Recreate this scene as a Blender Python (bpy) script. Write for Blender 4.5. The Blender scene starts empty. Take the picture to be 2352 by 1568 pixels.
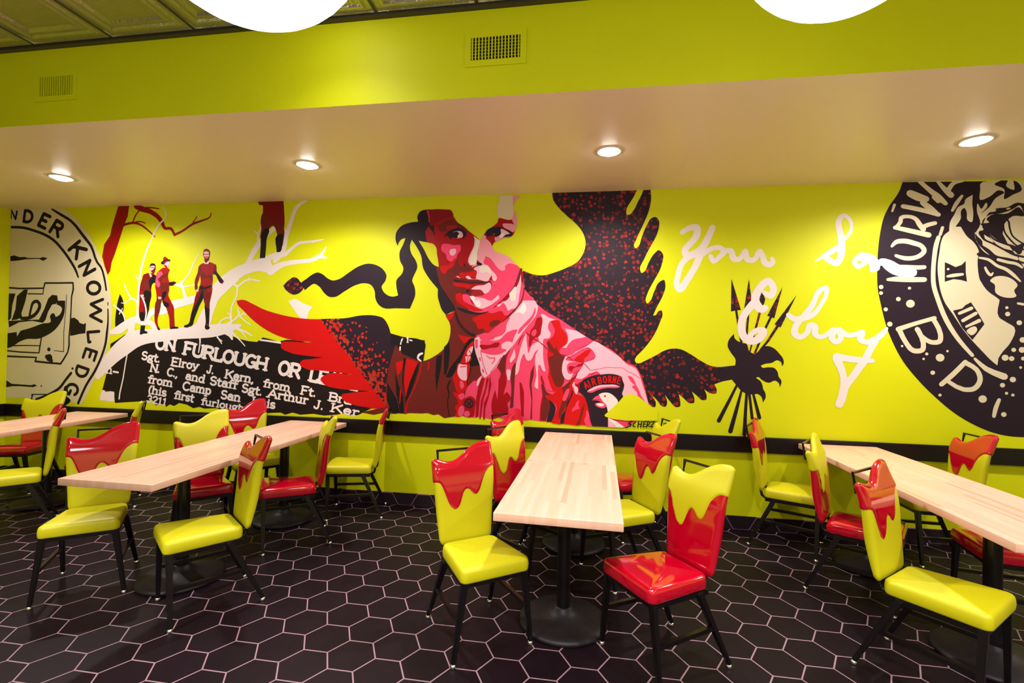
import bpy, bmesh, math
from mathutils import Vector, Matrix
from mathutils.geometry import delaunay_2d_cdt

scene = bpy.context.scene
COL = scene.collection
H = 1.5655                      # eye height of the photographer
YW, YB = 4.4504, 2.6908         # mural wall, face of the dropped soffit
ZS, ZC = 3.0065, 3.5283         # underside of the soffit, main ceiling
XL, XR, YF = -6.4567, 5.6, -4.2 # left wall, right wall, wall behind the photographer

# painted shapes of the mural in millimetres on the wall (x, height[, width]); * = sharp corner
MURAL = {
'round_seal': '''
Ps cream 1 -6454,3005* -5801,3005* -5721,2981 -5600,2892 -5480,2777 -5319,2559 -5197,2328 -5122,2083 -5090,1838 -5104,1609 -5162,1396 -5257,1182 -5365,982 -5420,882 -5457,839* -5497,863* -5535,841* -5594,875* -5652,840* -5929,872* -6109,874* -6231,890* -6352,874* -6454,876*
Ss black 2 -6442,2804,29.6 -6281,2795,29.4 -6139,2760,29.2 -5998,2714,31.1 -5875,2650,30.9 -5751,2539,30.8 -5644,2415,30.6 -5573,2314,28.5 -5536,2234,20.3
Ss black 2 -5596,1176,32.5 -5661,1103,30.5 -5744,1006,30.6 -5836,953,28.7 -5921,914,28.8 -6042,873,28.9
D black 2 -5579,1227,14.0
Ss black 2 -5903,2993,20.7 -5780,2928,30.8 -5650,2857,30.6 -5483,2687,34.5 -5378,2571,30.3 -5298,2398,26.1 -5246,2340,24.1 -5201,2226,24.0 -5172,2090,20.0
Ss black 2 -5144,1884,15.9 -5139,1742,19.9 -5149,1628,27.9 -5162,1515,27.9 -5208,1372,27.9 -5286,1213,30.0 -5398,1046,30.2 -5492,850,30.3
S black 2 -5146,1955,12.3 -5145,1927,10.7
S black 2 -6454,2909,25.0 -6454,2997,25.0
S black 2 -6454,2997,25.0 -6392,2894,24.9
S black 2 -6392,2894,24.9 -6375,2981,24.9
S black 2 -6279,2864,35.2 -6265,2988,35.1
S black 2 -6265,2988,35.1 -6227,2983,35.1 -6227,2983,35.1 -6206,2978,35.1 -6188,2966,35.0 -6175,2951,35.0 -6167,2932,35.0 -6166,2913,35.0 -6172,2894,35.0 -6183,2878,35.0 -6200,2866,35.0 -6220,2859,35.1 -6241,2859,35.1 -6279,2864,35.2
S black 2 -6080,2819,39.6 -6011,2946,39.5
S black 2 -6011,2946,39.5 -5927,2911,39.4
S black 2 -6044,2885,39.5 -5978,2858,39.4
S black 2 -6080,2819,39.6 -5992,2783,39.4
S black 2 -5925,2744,41.3 -5837,2868,41.2
S black 2 -5837,2868,41.2 -5783,2839,41.1 -5783,2839,41.1 -5771,2831,41.0 -5763,2821,41.0 -5759,2809,41.0 -5760,2798,41.0 -5765,2787,41.0 -5773,2778,41.0 -5785,2773,41.1 -5799,2771,41.1 -5813,2772,41.1 -5827,2777,41.1 -5881,2806,41.2
S black 2 -5830,2779,41.1 -5816,2686,41.1
S black 2 -5666,2536,42.0 -5532,2631,41.7
S black 2 -5440,2538,41.6 -5606,2573,41.9
S black 2 -5553,2560,41.8 -5568,2437,41.8
S black 2 -5529,2352,38.6 -5389,2418,38.4
S black 2 -5389,2418,38.4 -5463,2254,38.5
S black 2 -5463,2254,38.5 -5323,2321,38.3
S black 2 -5328,2049,38.3 -5301,2054,38.2 -5278,2066,38.2 -5261,2084,38.1 -5253,2106,38.1 -5254,2128,38.1 -5266,2149,38.2 -5285,2166,38.2 -5310,2176,38.2 -5338,2179,38.3 -5365,2175,38.3 -5389,2163,38.4 -5406,2145,38.4 -5414,2123,38.4 -5412,2101,38.4 -5401,2080,38.4 -5382,2063,38.3 -5356,2052,38.3 -5328,2049,38.3
S black 2 -5212,1990,35.0 -5363,1937,35.2 -5231,1870,35.0 -5367,1811,35.2 -5220,1747,35.0
S black 2 -5394,1629,34.5 -5249,1641,34.3
S black 2 -5394,1629,34.5 -5380,1522,34.5 -5358,1524,34.4
S black 2 -5411,1450,34.5 -5271,1414,34.3
S black 2 -5271,1414,34.3 -5304,1321,34.3
S black 2 -5338,1431,34.4 -5364,1358,34.4
S black 2 -5411,1450,34.5 -5446,1352,34.5
S black 2 -5512,1259,34.6 -5372,1222,34.4
S black 2 -5372,1222,34.4 -5384,1189,34.4 -5384,1189,34.4 -5395,1171,34.4 -5411,1156,34.5 -5431,1147,34.5 -5454,1143,34.5 -5477,1146,34.6 -5497,1154,34.6 -5514,1168,34.6 -5524,1186,34.6 -5528,1205,34.7 -5525,1225,34.6 -5512,1259,34.6
S black 2 -5542,940,34.6 -5521,953,34.6 -5507,972,34.6 -5503,994,34.6 -5508,1016,34.6 -5522,1035,34.6 -5544,1048,34.7 -5570,1054,34.7 -5597,1052,34.7 -5621,1043,34.8 -5639,1026,34.8 -5649,1006,34.8 -5649,983,34.8 -5639,963,34.8 -5621,946,34.8
S black 2 -5594,984,34.7 -5613,945,34.8 -5657,960,34.8
Ss black 2 -5659,1016,40.7 -5663,901,44.7 -5612,874,40.6 -5712,827,44.8
P black 3 -6448,2474* -6395,2484 -6323,2463 -6253,2465 -6208,2453 -6042,2451 -6004,2462 -5944,2447 -6002,2418 -6059,2441 -6234,2438 -6340,2424 -6446,2419*
P black 3 -6454,1072* -6417,1054 -6381,1035 -6222,1031 -6117,1028 -6073,1040 -6038,1023 -6090,1006 -6274,1011 -6371,1008 -6454,994*
D black 2 -5982,1023,9.5
S black 2 -6454,2118,19.5 -6311,2109,19.4 -5987,2112,17.5 -5971,2170,19.1 -5790,2170,18.9 -5602,2172,18.8 -5596,2097,21.9 -5615,2025,18.8 -5618,1881,15.7 -5622,1737,18.8 -5634,1578,18.8 -5631,1478,21.9 -5646,1405,18.8 -5694,1332,22.0 -5735,1276,22.0 -5882,1282,22.1 -6073,1295,22.3 -6057,1339,15.9 -6268,1341,19.3 -6454,1344,21.1
S black 2 -6454,1406,16.2 -6287,1395,16.1 -6024,1390,14.3 -6017,1449,19.1 -5998,1558,15.9
S black 2 -6396,1464,14.6 -6202,1470,12.8 -6027,1470,11.1
S black 2 -6195,2050,14.5 -5994,2048,12.7 -5987,2112,12.7
S black 2 -5680,2040,7.9 -5683,1938,9.4 -5692,1794,7.9 -5704,1635,9.4 -5700,1411,9.4 -5826,1419,7.9
D black 2 -5895,1432,22.2 -5887,1339,41.1 -5918,1349,25.3 -5862,1307,25.3
P black 3 -5615,1780* -5573,1788 -5521,1760 -5503,1731 -5452,1717* -5419,1732* -5424,1617* -5500,1609* -5567,1594 -5621,1586*
P black 3 -6454,2053* -6363,2053* -6403,1920 -6415,1773* -6454,1743*
P black 4 -6344,2024* -6249,2097* -6196,2097* -6227,1965 -6275,1833 -6265,1786* -6335,1759* -6406,1751* -6357,1876
Ss black 4 -6273,1774,37.7 -6177,1778,41.7 -6074,1834,41.5 -6033,1929,41.4 -6069,1966,37.4 -6121,1951,37.4 -6145,1892,29.1 -6164,1804,29.2
P black 5 -6036,1762* -5971,1879 -5922,1996 -5872,2039 -5803,2032* -5792,1967 -5817,1938 -5868,1930 -5918,1850 -5949,1763 -5983,1726* -6123,1746* -6298,1730* -6351,1707* -6438,1669* -6448,1743*
Ps black 6 -5801,1974* -5698,1975* -5696,1910 -5710,1808 -5758,1721 -5825,1648 -5926,1588 -6029,1550 -6204,1540 -6291,1510* -6395,1449* -6454,1433* -6454,1603* -6330,1619* -6328,1568* -6278,1635* -6155,1665 -5983,1719 -5879,1741 -5890,1807 -5848,1836 -5812,1793* -5762,1822 -5738,1895 -5765,1916 -5808,1931*
''',
'newspaper_panel': '''
P black 3 -4849,1532 -5052,1387 -5131,1267 -5140,1187 -5174,1053 -5194,991 -5040,991 -5025,869 -4852,885 -4669,901 -4615,912 -4557,914 -4540,882 -4518,860 -4476,885 -4444,881 -4391,851 -4349,880 -4296,864 -4235,898 -4140,883 -4067,849 -3995,866 -3933,850 -3795,860 -3678,832 -3478,858 -3328,828 -3225,832 -3059,843 -3010,823 -2929,849 -2842,830 -2699,845 -2581,832 -2450,846 -2371,862 -2268,840 -2213,855 -2141,893 -2073,925 -1914,940 -1915,970 -2099,1084 -2333,1250 -2526,1506 -2731,1560 -2812,1567 -2875,1579 -3010,1586 -3102,1567 -3210,1592 -3279,1605 -3347,1558 -3447,1565 -3552,1586 -3674,1629 -3817,1659 -4110,1660 -4424,1632
P white 4 -5191,1003 -5163,1004 -5142,976 -5097,994 -5044,990 -5034,980 -5036,883 -5093,881 -5159,890 -5209,889 -5219,931
Ps black 1 -4998,2050* -4963,1993 -4945,1904 -4954,1839 -4924,1774 -4913,1718 -4988,1700 -5043,1667* -5050,1757 -5040,1871 -5024,1969
P black 4 -5099,1508 -5002,1562 -4855,1653 -4891,1613 -4982,1506 -5083,1411 -5103,1446
S white 5 -4880,1435,13.9 -4904,1305,13.9 -4929,1142,13.9 -4966,979,15.7 -4973,914,15.7
S white 4 -5136,1191,19.3 -5128,1244,19.3
S white 4 -5130,1227,19.3 -5128,1233,19.3 -5124,1237,19.3 -5119,1240,19.3 -5113,1241,19.3 -5106,1242,19.3 -5100,1241,19.3 -5094,1239,19.3 -5089,1235,19.3 -5085,1231,19.3 -5083,1227,19.3 -5083,1222,19.3 -5089,1186,19.3
S white 4 -5153,1193,12.0 -5119,1189,12.0
S white 4 -5142,1245,12.0 -5125,1243,12.0
S white 4 -5106,1188,12.0 -5071,1184,12.0
S white 5 -5052,1207,21.0 -4995,1200,21.0
S white 4 -4428,1515,30.9 -4428,1535,30.9 -4435,1553,31.0 -4447,1567,31.0 -4463,1576,31.0 -4480,1577,31.0 -4497,1572,31.0 -4512,1561,31.1 -4523,1544,31.1 -4529,1525,31.1 -4528,1504,31.1 -4521,1486,31.1 -4509,1472,31.1 -4494,1464,31.0 -4476,1462,31.0 -4459,1467,31.0 -4444,1479,31.0 -4433,1495,30.9 -4428,1515,30.9
S white 4 -4409,1455,30.9 -4395,1570,30.9
S white 4 -4395,1570,30.9 -4318,1446,30.8
S white 4 -4318,1446,30.8 -4304,1561,30.8
S white 4 -4429,1457,19.2 -4389,1453,19.1
S white 4 -4412,1572,19.2 -4378,1568,19.1
S white 4 -4412,1572,19.2 -4378,1568,19.1
S white 4 -4337,1448,19.1 -4298,1444,19.1
S white 4 -4337,1448,19.1 -4298,1444,19.1
S white 4 -4321,1563,19.1 -4287,1559,19.1
S white 4 -4191,1416,33.1 -4167,1539,33.0
S white 4 -4167,1539,33.0 -4090,1527,32.9
S white 4 -4178,1480,33.0 -4121,1471,33.0
S white 4 -4213,1420,20.5 -4169,1413,20.5
S white 4 -4185,1542,20.5 -4148,1536,20.5
S white 4 -4063,1522,32.9 -4080,1437,32.9 -4080,1437,32.9 -4079,1425,32.9 -4074,1414,32.9 -4065,1404,32.9 -4052,1397,32.8 -4037,1393,32.8 -4021,1392,32.8 -4006,1395,32.8 -3993,1402,32.8 -3984,1411,32.7 -3980,1422,32.7 -3963,1507,32.7
S white 4 -4081,1525,20.4 -4045,1520,20.4
S white 4 -3981,1510,20.3 -3945,1504,20.3
S white 4 -3953,1380,32.7 -3930,1502,32.7
S white 4 -3930,1502,32.7 -3880,1494,32.6 -3880,1494,32.6 -3869,1490,32.6 -3860,1485,32.6 -3853,1477,32.6 -3850,1467,32.5 -3850,1458,32.5 -3853,1449,32.5 -3860,1441,32.6 -3869,1436,32.6 -3880,1433,32.6 -3892,1433,32.6 -3942,1441,32.7
S white 4 -3895,1434,32.6 -3854,1365,32.5
S white 4 -3975,1383,20.3 -3932,1377,20.2
S white 4 -3948,1504,20.3 -3912,1499,20.2
S white 4 -3829,1361,32.5 -3806,1482,32.5
S white 4 -3829,1361,32.5 -3751,1349,32.4 -3747,1367,32.4
S white 4 -3851,1364,20.2 -3808,1358,20.1
S white 4 -3824,1485,20.2 -3788,1479,20.1
S white 4 -3613,1390,32.2 -3613,1411,32.2 -3618,1431,32.2 -3630,1446,32.2 -3646,1456,32.2 -3665,1459,32.3 -3684,1455,32.3 -3701,1443,32.3 -3714,1427,32.3 -3721,1407,32.3 -3722,1385,32.3 -3716,1366,32.3 -3704,1350,32.3 -3688,1340,32.3 -3669,1337,32.3 -3650,1342,32.2 -3633,1353,32.2 -3621,1370,32.2 -3613,1390,32.2
S white 4 -3574,1446,32.1 -3590,1362,32.1 -3590,1362,32.1 -3590,1350,32.1 -3585,1339,32.1 -3576,1329,32.1 -3563,1322,32.1 -3549,1318,32.1 -3533,1318,32.1 -3519,1321,32.0 -3507,1327,32.0 -3498,1336,32.0 -3493,1347,32.0 -3477,1430,32.0
S white 4 -3592,1448,19.9 -3556,1443,19.9
S white 4 -3495,1433,19.8 -3459,1428,19.8
S white 4 -3361,1398,31.8 -3377,1411,31.8 -3396,1418,31.9 -3416,1416,31.9 -3435,1406,31.9 -3450,1390,31.9 -3459,1370,32.0 -3461,1348,32.0 -3455,1327,31.9 -3443,1310,31.9 -3425,1300,31.9 -3405,1297,31.9 -3385,1303,31.8 -3368,1316,31.8 -3355,1334,31.8
S white 4 -3394,1346,31.9 -3356,1340,31.8 -3363,1302,31.8
S white 4 -3343,1287,31.8 -3320,1406,31.7
S white 4 -3247,1272,31.6 -3225,1391,31.6
S white 4 -3331,1346,31.8 -3236,1331,31.6
S white 4 -3364,1290,19.7 -3322,1283,19.7
S white 4 -3338,1409,19.7 -3303,1403,19.7
S white 4 -3268,1275,19.6 -3227,1269,19.6
S white 4 -3242,1394,19.6 -3207,1388,19.6
S white 4 -2978,1285,33.5 -2977,1307,33.5 -2982,1328,33.6 -2993,1344,33.6 -3009,1355,33.6 -3027,1358,33.6 -3046,1353,33.7 -3063,1342,33.7 -3076,1324,33.7 -3084,1303,33.7 -3085,1281,33.7 -3080,1260,33.7 -3069,1244,33.7 -3053,1233,33.7 -3035,1230,33.6 -3016,1235,33.6 -2999,1246,33.6 -2986,1264,33.6 -2978,1285,33.5
S white 4 -2964,1217,33.5 -2938,1343,33.5
S white 4 -2938,1343,33.5 -2890,1335,33.4 -2890,1335,33.4 -2879,1332,33.4 -2871,1326,33.4 -2864,1317,33.4 -2861,1308,33.4 -2862,1298,33.4 -2865,1288,33.4 -2872,1280,33.4 -2881,1275,33.4 -2892,1272,33.4 -2903,1272,33.4 -2951,1280,33.5
S white 4 -2906,1273,33.4 -2869,1201,33.4
S white 4 -2985,1221,20.8 -2943,1214,20.8
S white 4 -2955,1346,20.8 -2920,1340,20.7
S white 4 -2744,1178,32.0 -2721,1299,32.0
S white 4 -2744,1178,32.0 -2670,1166,31.9 -2666,1185,31.9
S white 4 -2764,1181,19.9 -2724,1175,19.8
S white 4 -2738,1302,19.9 -2703,1297,19.8
S white 4 -2648,1163,31.9 -2624,1284,31.9
S white 4 -2624,1284,31.9 -2553,1272,31.7
S white 4 -2636,1226,31.9 -2580,1217,31.8
S white 4 -2648,1163,31.9 -2574,1151,31.8
S white 4 -2668,1166,19.8 -2628,1160,19.7
S white 4 -2641,1287,19.8 -2607,1281,19.7
S white 4 -2555,1148,31.7 -2478,1260,31.6 -2448,1131,31.6
S white 4 -2527,1187,31.7 -2460,1177,31.6
S white 4 -2575,1152,19.7 -2535,1145,19.7
S white 4 -2468,1135,19.6 -2428,1128,19.6
S white 4 -2413,1250,31.5 -2382,1121,31.5 -2308,1233,31.4
S white 4 -2429,1252,19.6 -2396,1247,19.5
S white 4 -2324,1235,19.5 -2291,1230,19.4
S white 4 -2311,1110,31.4 -2288,1229,31.3
S white 4 -2288,1229,31.3 -2219,1218,31.2
S white 4 -2299,1172,31.3 -2245,1163,31.3
S white 4 -2311,1110,31.4 -2239,1098,31.2
S white 4 -2331,1113,19.5 -2291,1107,19.4
S white 4 -2305,1232,19.4 -2271,1227,19.4
S white 4 -4641,1417,20.0 -4648,1423,20.0 -4657,1427,20.0 -4668,1428,20.0 -4678,1426,20.0 -4686,1422,20.0 -4691,1416,20.0 -4693,1409,20.0 -4692,1401,20.0 -4686,1395,20.0 -4678,1390,20.0 -4658,1386,20.0 -4649,1381,20.0 -4644,1374,20.0 -4642,1365,20.0 -4645,1358,20.0 -4652,1351,20.0 -4661,1348,20.0 -4672,1347,20.0 -4684,1349,20.0 -4693,1354,20.0 -4699,1361,20.0
S white 4 -4574,1369,19.9 -4576,1379,19.9 -4583,1386,19.9 -4594,1390,20.0 -4606,1389,20.0 -4616,1384,20.0 -4620,1376,20.0 -4619,1367,20.0 -4612,1359,20.0 -4600,1355,20.0 -4588,1356,19.9 -4579,1361,19.9 -4574,1369,19.9
S white 4 -4575,1327,19.9 -4578,1334,19.9 -4587,1341,19.9 -4601,1344,20.0 -4615,1345,20.0 -4627,1341,20.0 -4632,1335,20.0 -4629,1327,20.0 -4620,1321,20.0 -4606,1317,20.0 -4591,1317,19.9 -4580,1321,19.9 -4575,1327,19.9
S white 4 -4577,1383,19.9 -4558,1385,19.9
S white 4 -4614,1359,20.0 -4617,1349,20.0 -4584,1341,19.9
S white 4 -4529,1401,19.9 -4540,1339,19.9 -4540,1339,19.9 -4540,1337,19.9 -4540,1335,19.9 -4538,1333,19.9 -4537,1331,19.9 -4534,1329,19.9 -4531,1328,19.9 -4528,1327,19.9 -4525,1327,19.9 -4522,1327,19.9 -4519,1327,19.9
S white 4 -4551,1383,19.9 -4510,1377,19.9
S white 4 -4497,1326,19.9 -4496,1329,19.9
S white 4 -4335,1292,20.2 -4321,1374,20.2
S white 4 -4321,1374,20.2 -4262,1366,20.1
S white 4 -4328,1334,20.2 -4281,1329,20.2
S white 4 -4335,1292,20.2 -4273,1284,20.2
S white 4 -4351,1294,12.5 -4318,1290,12.5
S white 4 -4336,1375,12.5 -4307,1372,12.5
S white 4 -4245,1281,20.1 -4231,1362,20.1
S white 4 -4261,1283,12.5 -4228,1279,12.5
S white 4 -4246,1363,12.5 -4229,1361,12.5
S white 4 -4207,1276,20.1 -4199,1330,20.1
S white 4 -4202,1309,20.1 -4199,1316,20.1 -4197,1319,20.1 -4195,1321,20.1 -4191,1323,20.1 -4188,1324,20.1 -4184,1325,20.1 -4180,1326,20.1 -4176,1325,20.1 -4172,1325,20.1 -4168,1323,20.1 -4165,1322,20.1
S white 4 -4224,1278,12.5 -4191,1274,12.4
S white 4 -4213,1331,12.5 -4196,1329,12.5
S white 4 -4098,1290,20.0 -4099,1302,20.0 -4105,1312,20.0 -4115,1319,20.0 -4127,1320,20.0 -4138,1316,20.0 -4147,1308,20.0 -4152,1297,20.0 -4151,1285,20.0 -4145,1275,20.0 -4135,1268,20.0 -4123,1267,20.0 -4112,1271,20.0 -4103,1279,20.0 -4098,1290,20.0
S white 4 -4076,1315,20.0 -4057,1259,20.0
S white 4 -4020,1308,19.9 -4067,1244,20.0 -4088,1242,20.0
S white 4 -4090,1316,12.4 -4062,1313,12.4
S white 4 -4034,1309,12.4 -4006,1306,12.3
S white 4 -3866,1301,19.8 -3880,1241,19.8 -3880,1239,19.8 -3882,1234,19.8 -3885,1230,19.8 -3889,1226,19.8 -3894,1224,19.8 -3899,1224,19.8 -3904,1225,19.8 -3908,1228,19.8 -3911,1232,19.8 -3913,1236,19.8 -3913,1242,19.8
S white 4 -3878,1303,12.3 -3854,1299,12.3
S white 4 -3851,1219,19.8 -3850,1222,19.8
S white 4 -3695,1178,20.1 -3680,1260,20.1
S white 4 -3609,1249,20.0 -3686,1212,20.1
S white 4 -3660,1223,20.1 -3619,1167,20.0
S white 4 -3712,1181,12.5 -3678,1176,12.5
S white 4 -3694,1262,12.5 -3666,1258,12.4
S white 4 -3594,1194,20.0 -3546,1187,20.0 -3546,1187,20.0 -3547,1198,20.0 -3552,1207,20.0 -3559,1213,20.0 -3569,1216,20.0 -3579,1214,20.0 -3588,1209,20.0 -3594,1200,20.0 -3597,1190,20.0 -3597,1180,20.0 -3592,1171,20.0 -3584,1164,20.0 -3575,1162,20.0 -3565,1163,20.0 -3556,1169,20.0
S white 4 -3524,1153,19.9 -3514,1207,19.9
S white 4 -3518,1186,19.9 -3515,1193,19.9 -3513,1196,19.9 -3510,1198,19.9 -3507,1200,19.9 -3503,1201,19.9 -3500,1202,19.9 -3496,1202,19.9 -3492,1202,19.9 -3488,1201,19.9 -3484,1200,19.9 -3481,1198,19.9
S white 4 -3540,1156,12.4 -3508,1151,12.4
S white 4 -3528,1208,12.4 -3512,1206,12.4
S white 4 -3469,1145,19.9 -3459,1199,19.9
S white 4 -3462,1182,19.9 -3459,1188,19.9 -3456,1191,19.9 -3451,1194,19.9 -3445,1196,19.9 -3438,1196,19.9 -3432,1195,19.9 -3426,1192,19.9 -3422,1189,19.8 -3418,1185,19.8 -3417,1180,19.8 -3417,1175,19.8 -3424,1139,19.8
S white 4 -3485,1148,12.3 -3452,1143,12.3
S white 4 -3473,1200,12.3 -3456,1198,12.3
S white 4 -3440,1141,12.3 -3407,1137,12.3
S white 4 -3386,1139,19.8 -3387,1134,19.8 -3398,1124,19.8
S white 4 -3243,1100,18.7 -3232,1161,18.7 -3232,1161,18.7 -3231,1164,18.7 -3229,1167,18.7 -3226,1170,18.7 -3223,1172,18.7 -3219,1173,18.7 -3215,1173,18.7 -3211,1173,18.7 -3207,1172,18.7 -3203,1170,18.7 -3200,1168,18.7
S white 4 -3254,1152,18.8 -3211,1146,18.7
S white 4 -3260,1102,11.6 -3227,1097,11.6
S white 4 -3199,1094,18.7 -3190,1144,18.7
S white 4 -3194,1124,18.7 -3191,1131,18.7 -3189,1134,18.7 -3186,1136,18.7 -3183,1137,18.7 -3179,1139,18.7 -3175,1139,18.7 -3171,1140,18.7 -3167,1139,18.7 -3163,1138,18.7 -3159,1137,18.7 -3156,1135,18.7
S white 4 -3216,1096,11.6 -3183,1091,11.6
S white 4 -3204,1145,11.6 -3188,1143,11.6
S white 4 -3090,1104,18.6 -3090,1115,18.6 -3096,1125,18.6 -3106,1131,18.6 -3118,1133,18.6 -3130,1130,18.6 -3139,1122,18.6 -3143,1111,18.7 -3143,1100,18.7 -3137,1090,18.6 -3127,1084,18.6 -3115,1082,18.6 -3103,1085,18.6 -3094,1093,18.6 -3090,1104,18.6
S white 4 -3069,1075,18.6 -3059,1125,18.6
S white 4 -3062,1109,18.6 -3060,1114,18.6 -3056,1118,18.6 -3052,1120,18.6 -3046,1122,18.6 -3040,1122,18.6 -3034,1121,18.6 -3029,1119,18.6 -3024,1116,18.5 -3021,1112,18.5 -3019,1107,18.5 -3019,1103,18.5 -3025,1069,18.5
S white 4 -3019,1103,18.5 -3017,1108,18.5 -3013,1112,18.5 -3008,1114,18.5 -3003,1116,18.5 -2997,1116,18.5 -2991,1115,18.5 -2985,1113,18.5 -2981,1109,18.5 -2978,1105,18.5 -2976,1101,18.5 -2976,1097,18.5 -2982,1062,18.5
S white 4 -3085,1077,11.5 -3052,1072,11.5
S white 4 -3074,1126,11.5 -3057,1124,11.5
S white 4 -3042,1071,11.5 -3009,1066,11.5
S white 4 -2999,1065,11.5 -2966,1060,11.5
S white 4 -2834,1039,19.3 -2819,1119,19.3
S white 4 -2819,1119,19.3 -2757,1110,19.2
S white 4 -2826,1081,19.3 -2780,1074,19.3
S white 4 -2851,1042,12.0 -2816,1037,12.0
S white 4 -2834,1121,12.0 -2804,1117,12.0
S white 4 -2729,1097,19.2 -2740,1036,19.2 -2740,1036,19.2 -2740,1034,19.2 -2740,1032,19.2 -2738,1030,19.2 -2736,1028,19.2 -2734,1026,19.2 -2731,1025,19.2 -2728,1024,19.2 -2724,1024,19.2 -2721,1024,19.2 -2718,1024,19.2
S white 4 -2751,1080,19.2 -2708,1073,19.2
S white 4 -2694,1022,19.2 -2694,1026,19.2
S white 4 -2528,984,19.0 -2514,1063,19.0
S white 4 -2514,1063,19.0 -2472,1057,19.0 -2472,1057,19.0 -2464,1055,19.0 -2456,1052,19.0 -2451,1047,18.9 -2448,1041,18.9 -2447,1035,18.9 -2450,1030,18.9 -2454,1026,19.0 -2461,1022,19.0 -2470,1021,19.0 -2478,1021,19.0 -2521,1027,19.0
S white 4 -2478,1021,19.0 -2478,1021,19.0 -2468,1019,19.0 -2459,1014,19.0 -2453,1009,18.9 -2449,1002,18.9 -2448,995,18.9 -2451,989,18.9 -2457,984,19.0 -2465,980,19.0 -2475,978,19.0 -2486,979,19.0 -2528,984,19.0
S white 4 -2546,987,11.8 -2510,982,11.8
S white 4 -2530,1065,11.8 -2499,1061,11.8
S white 4 -2424,970,18.9 -2415,1022,18.9
S white 4 -2419,1002,18.9 -2416,1009,18.9 -2413,1012,18.9 -2411,1014,18.9 -2407,1015,18.9 -2403,1017,18.9 -2399,1017,18.9 -2395,1018,18.9 -2390,1017,18.9 -2386,1016,18.9 -2382,1015,18.9 -2378,1013,18.9
S white 4 -2442,973,11.7 -2406,968,11.7
S white 4 -2431,1024,11.7 -2412,1021,11.7
S white 4 -2315,972,18.8 -2317,980,18.8 -2326,987,18.8 -2338,991,18.8 -2351,991,18.9 -2361,986,18.9 -2365,979,18.9 -2363,970,18.9 -2355,963,18.9 -2343,960,18.8 -2330,960,18.8 -2320,965,18.8 -2315,972,18.8
S white 4 -2315,956,18.8 -2309,991,18.8 -2309,991,18.8 -2309,996,18.8 -2311,1001,18.8 -2315,1005,18.8 -2321,1009,18.8 -2327,1011,18.8 -2334,1012,18.8 -2341,1012,18.8 -2347,1010,18.9 -2353,1007,18.9 -2357,1004,18.9
S white 4 -2333,958,11.7 -2297,953,11.7
S white 4 -4590,1223,19.9 -4576,1303,19.9
S white 4 -4576,1303,19.9 -4523,1214,19.9
S white 4 -4523,1214,19.9 -4509,1294,19.9
S white 4 -4605,1225,12.4 -4575,1221,12.4
S white 4 -4588,1305,12.4 -4564,1302,12.4
S white 4 -4588,1305,12.4 -4564,1302,12.4
S white 4 -4537,1216,12.3 -4508,1213,12.3
S white 4 -4537,1216,12.3 -4508,1213,12.3
S white 4 -4521,1296,12.3 -4497,1293,12.3
S white 4 -4497,1214,19.9 -4496,1218,19.9
S white 4 -4317,1246,19.7 -4326,1254,19.7 -4336,1259,19.7 -4348,1259,19.7 -4360,1256,19.7 -4370,1249,19.7 -4378,1238,19.8 -4383,1226,19.8 -4384,1213,19.8 -4381,1201,19.8 -4375,1191,19.7 -4366,1184,19.7 -4355,1180,19.7 -4343,1181,19.7 -4331,1186,19.7
S white 4 -4307,1175,19.7 -4307,1178,19.7
S white 4 -4276,1171,19.7 -4277,1167,19.7 -4287,1157,19.7
S white 4 -4115,1160,19.5 -4116,1169,19.5 -4123,1176,19.5 -4134,1179,19.5 -4146,1179,19.5 -4156,1175,19.6 -4161,1167,19.6 -4159,1159,19.6 -4152,1152,19.5 -4141,1148,19.5 -4129,1148,19.5 -4119,1153,19.5 -4115,1160,19.5
S white 4 -4115,1144,19.5 -4108,1180,19.5 -4108,1180,19.5 -4108,1184,19.5 -4110,1189,19.5 -4113,1194,19.5 -4118,1197,19.5 -4124,1199,19.5 -4130,1201,19.5 -4137,1200,19.5 -4143,1199,19.5 -4148,1196,19.5 -4152,1192,19.5
S white 4 -4132,1147,12.1 -4099,1142,12.1
S white 4 -4085,1139,19.5 -4074,1191,19.5
S white 4 -4078,1175,19.5 -4075,1180,19.5 -4071,1184,19.5 -4066,1187,19.5 -4060,1188,19.5 -4054,1188,19.5 -4048,1187,19.5 -4042,1185,19.5 -4037,1181,19.4 -4034,1177,19.4 -4032,1173,19.4 -4032,1168,19.4 -4039,1133,19.4
S white 4 -4101,1142,12.1 -4068,1137,12.1
S white 4 -4089,1193,12.1 -4072,1190,12.1
S white 4 -4056,1135,12.1 -4023,1130,12.0
S white 4 -3956,1147,19.4 -3956,1158,19.4 -3961,1168,19.4 -3970,1175,19.4 -3981,1176,19.4 -3992,1173,19.4 -4001,1165,19.4 -4006,1154,19.4 -4006,1143,19.4 -4001,1133,19.4 -3991,1126,19.4 -3980,1124,19.4 -3969,1128,19.4 -3960,1136,19.4 -3956,1147,19.4
S white 4 -3958,1120,19.4 -3942,1199,19.4
S white 4 -3958,1120,12.0 -3942,1118,12.0
S white 4 -3957,1200,12.0 -3940,1197,12.0
S white 4 -3806,1173,20.2 -3814,1179,20.2 -3824,1183,20.2 -3835,1184,20.2 -3846,1182,20.2 -3855,1178,20.2 -3861,1172,20.3 -3863,1165,20.3 -3860,1157,20.3 -3854,1150,20.2 -3845,1145,20.2 -3824,1142,20.2 -3814,1136,20.2 -3808,1129,20.2 -3806,1120,20.2 -3809,1112,20.2 -3816,1106,20.2 -3827,1102,20.2 -3839,1101,20.2 -3851,1103,20.2 -3861,1108,20.2 -3868,1116,20.3
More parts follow.
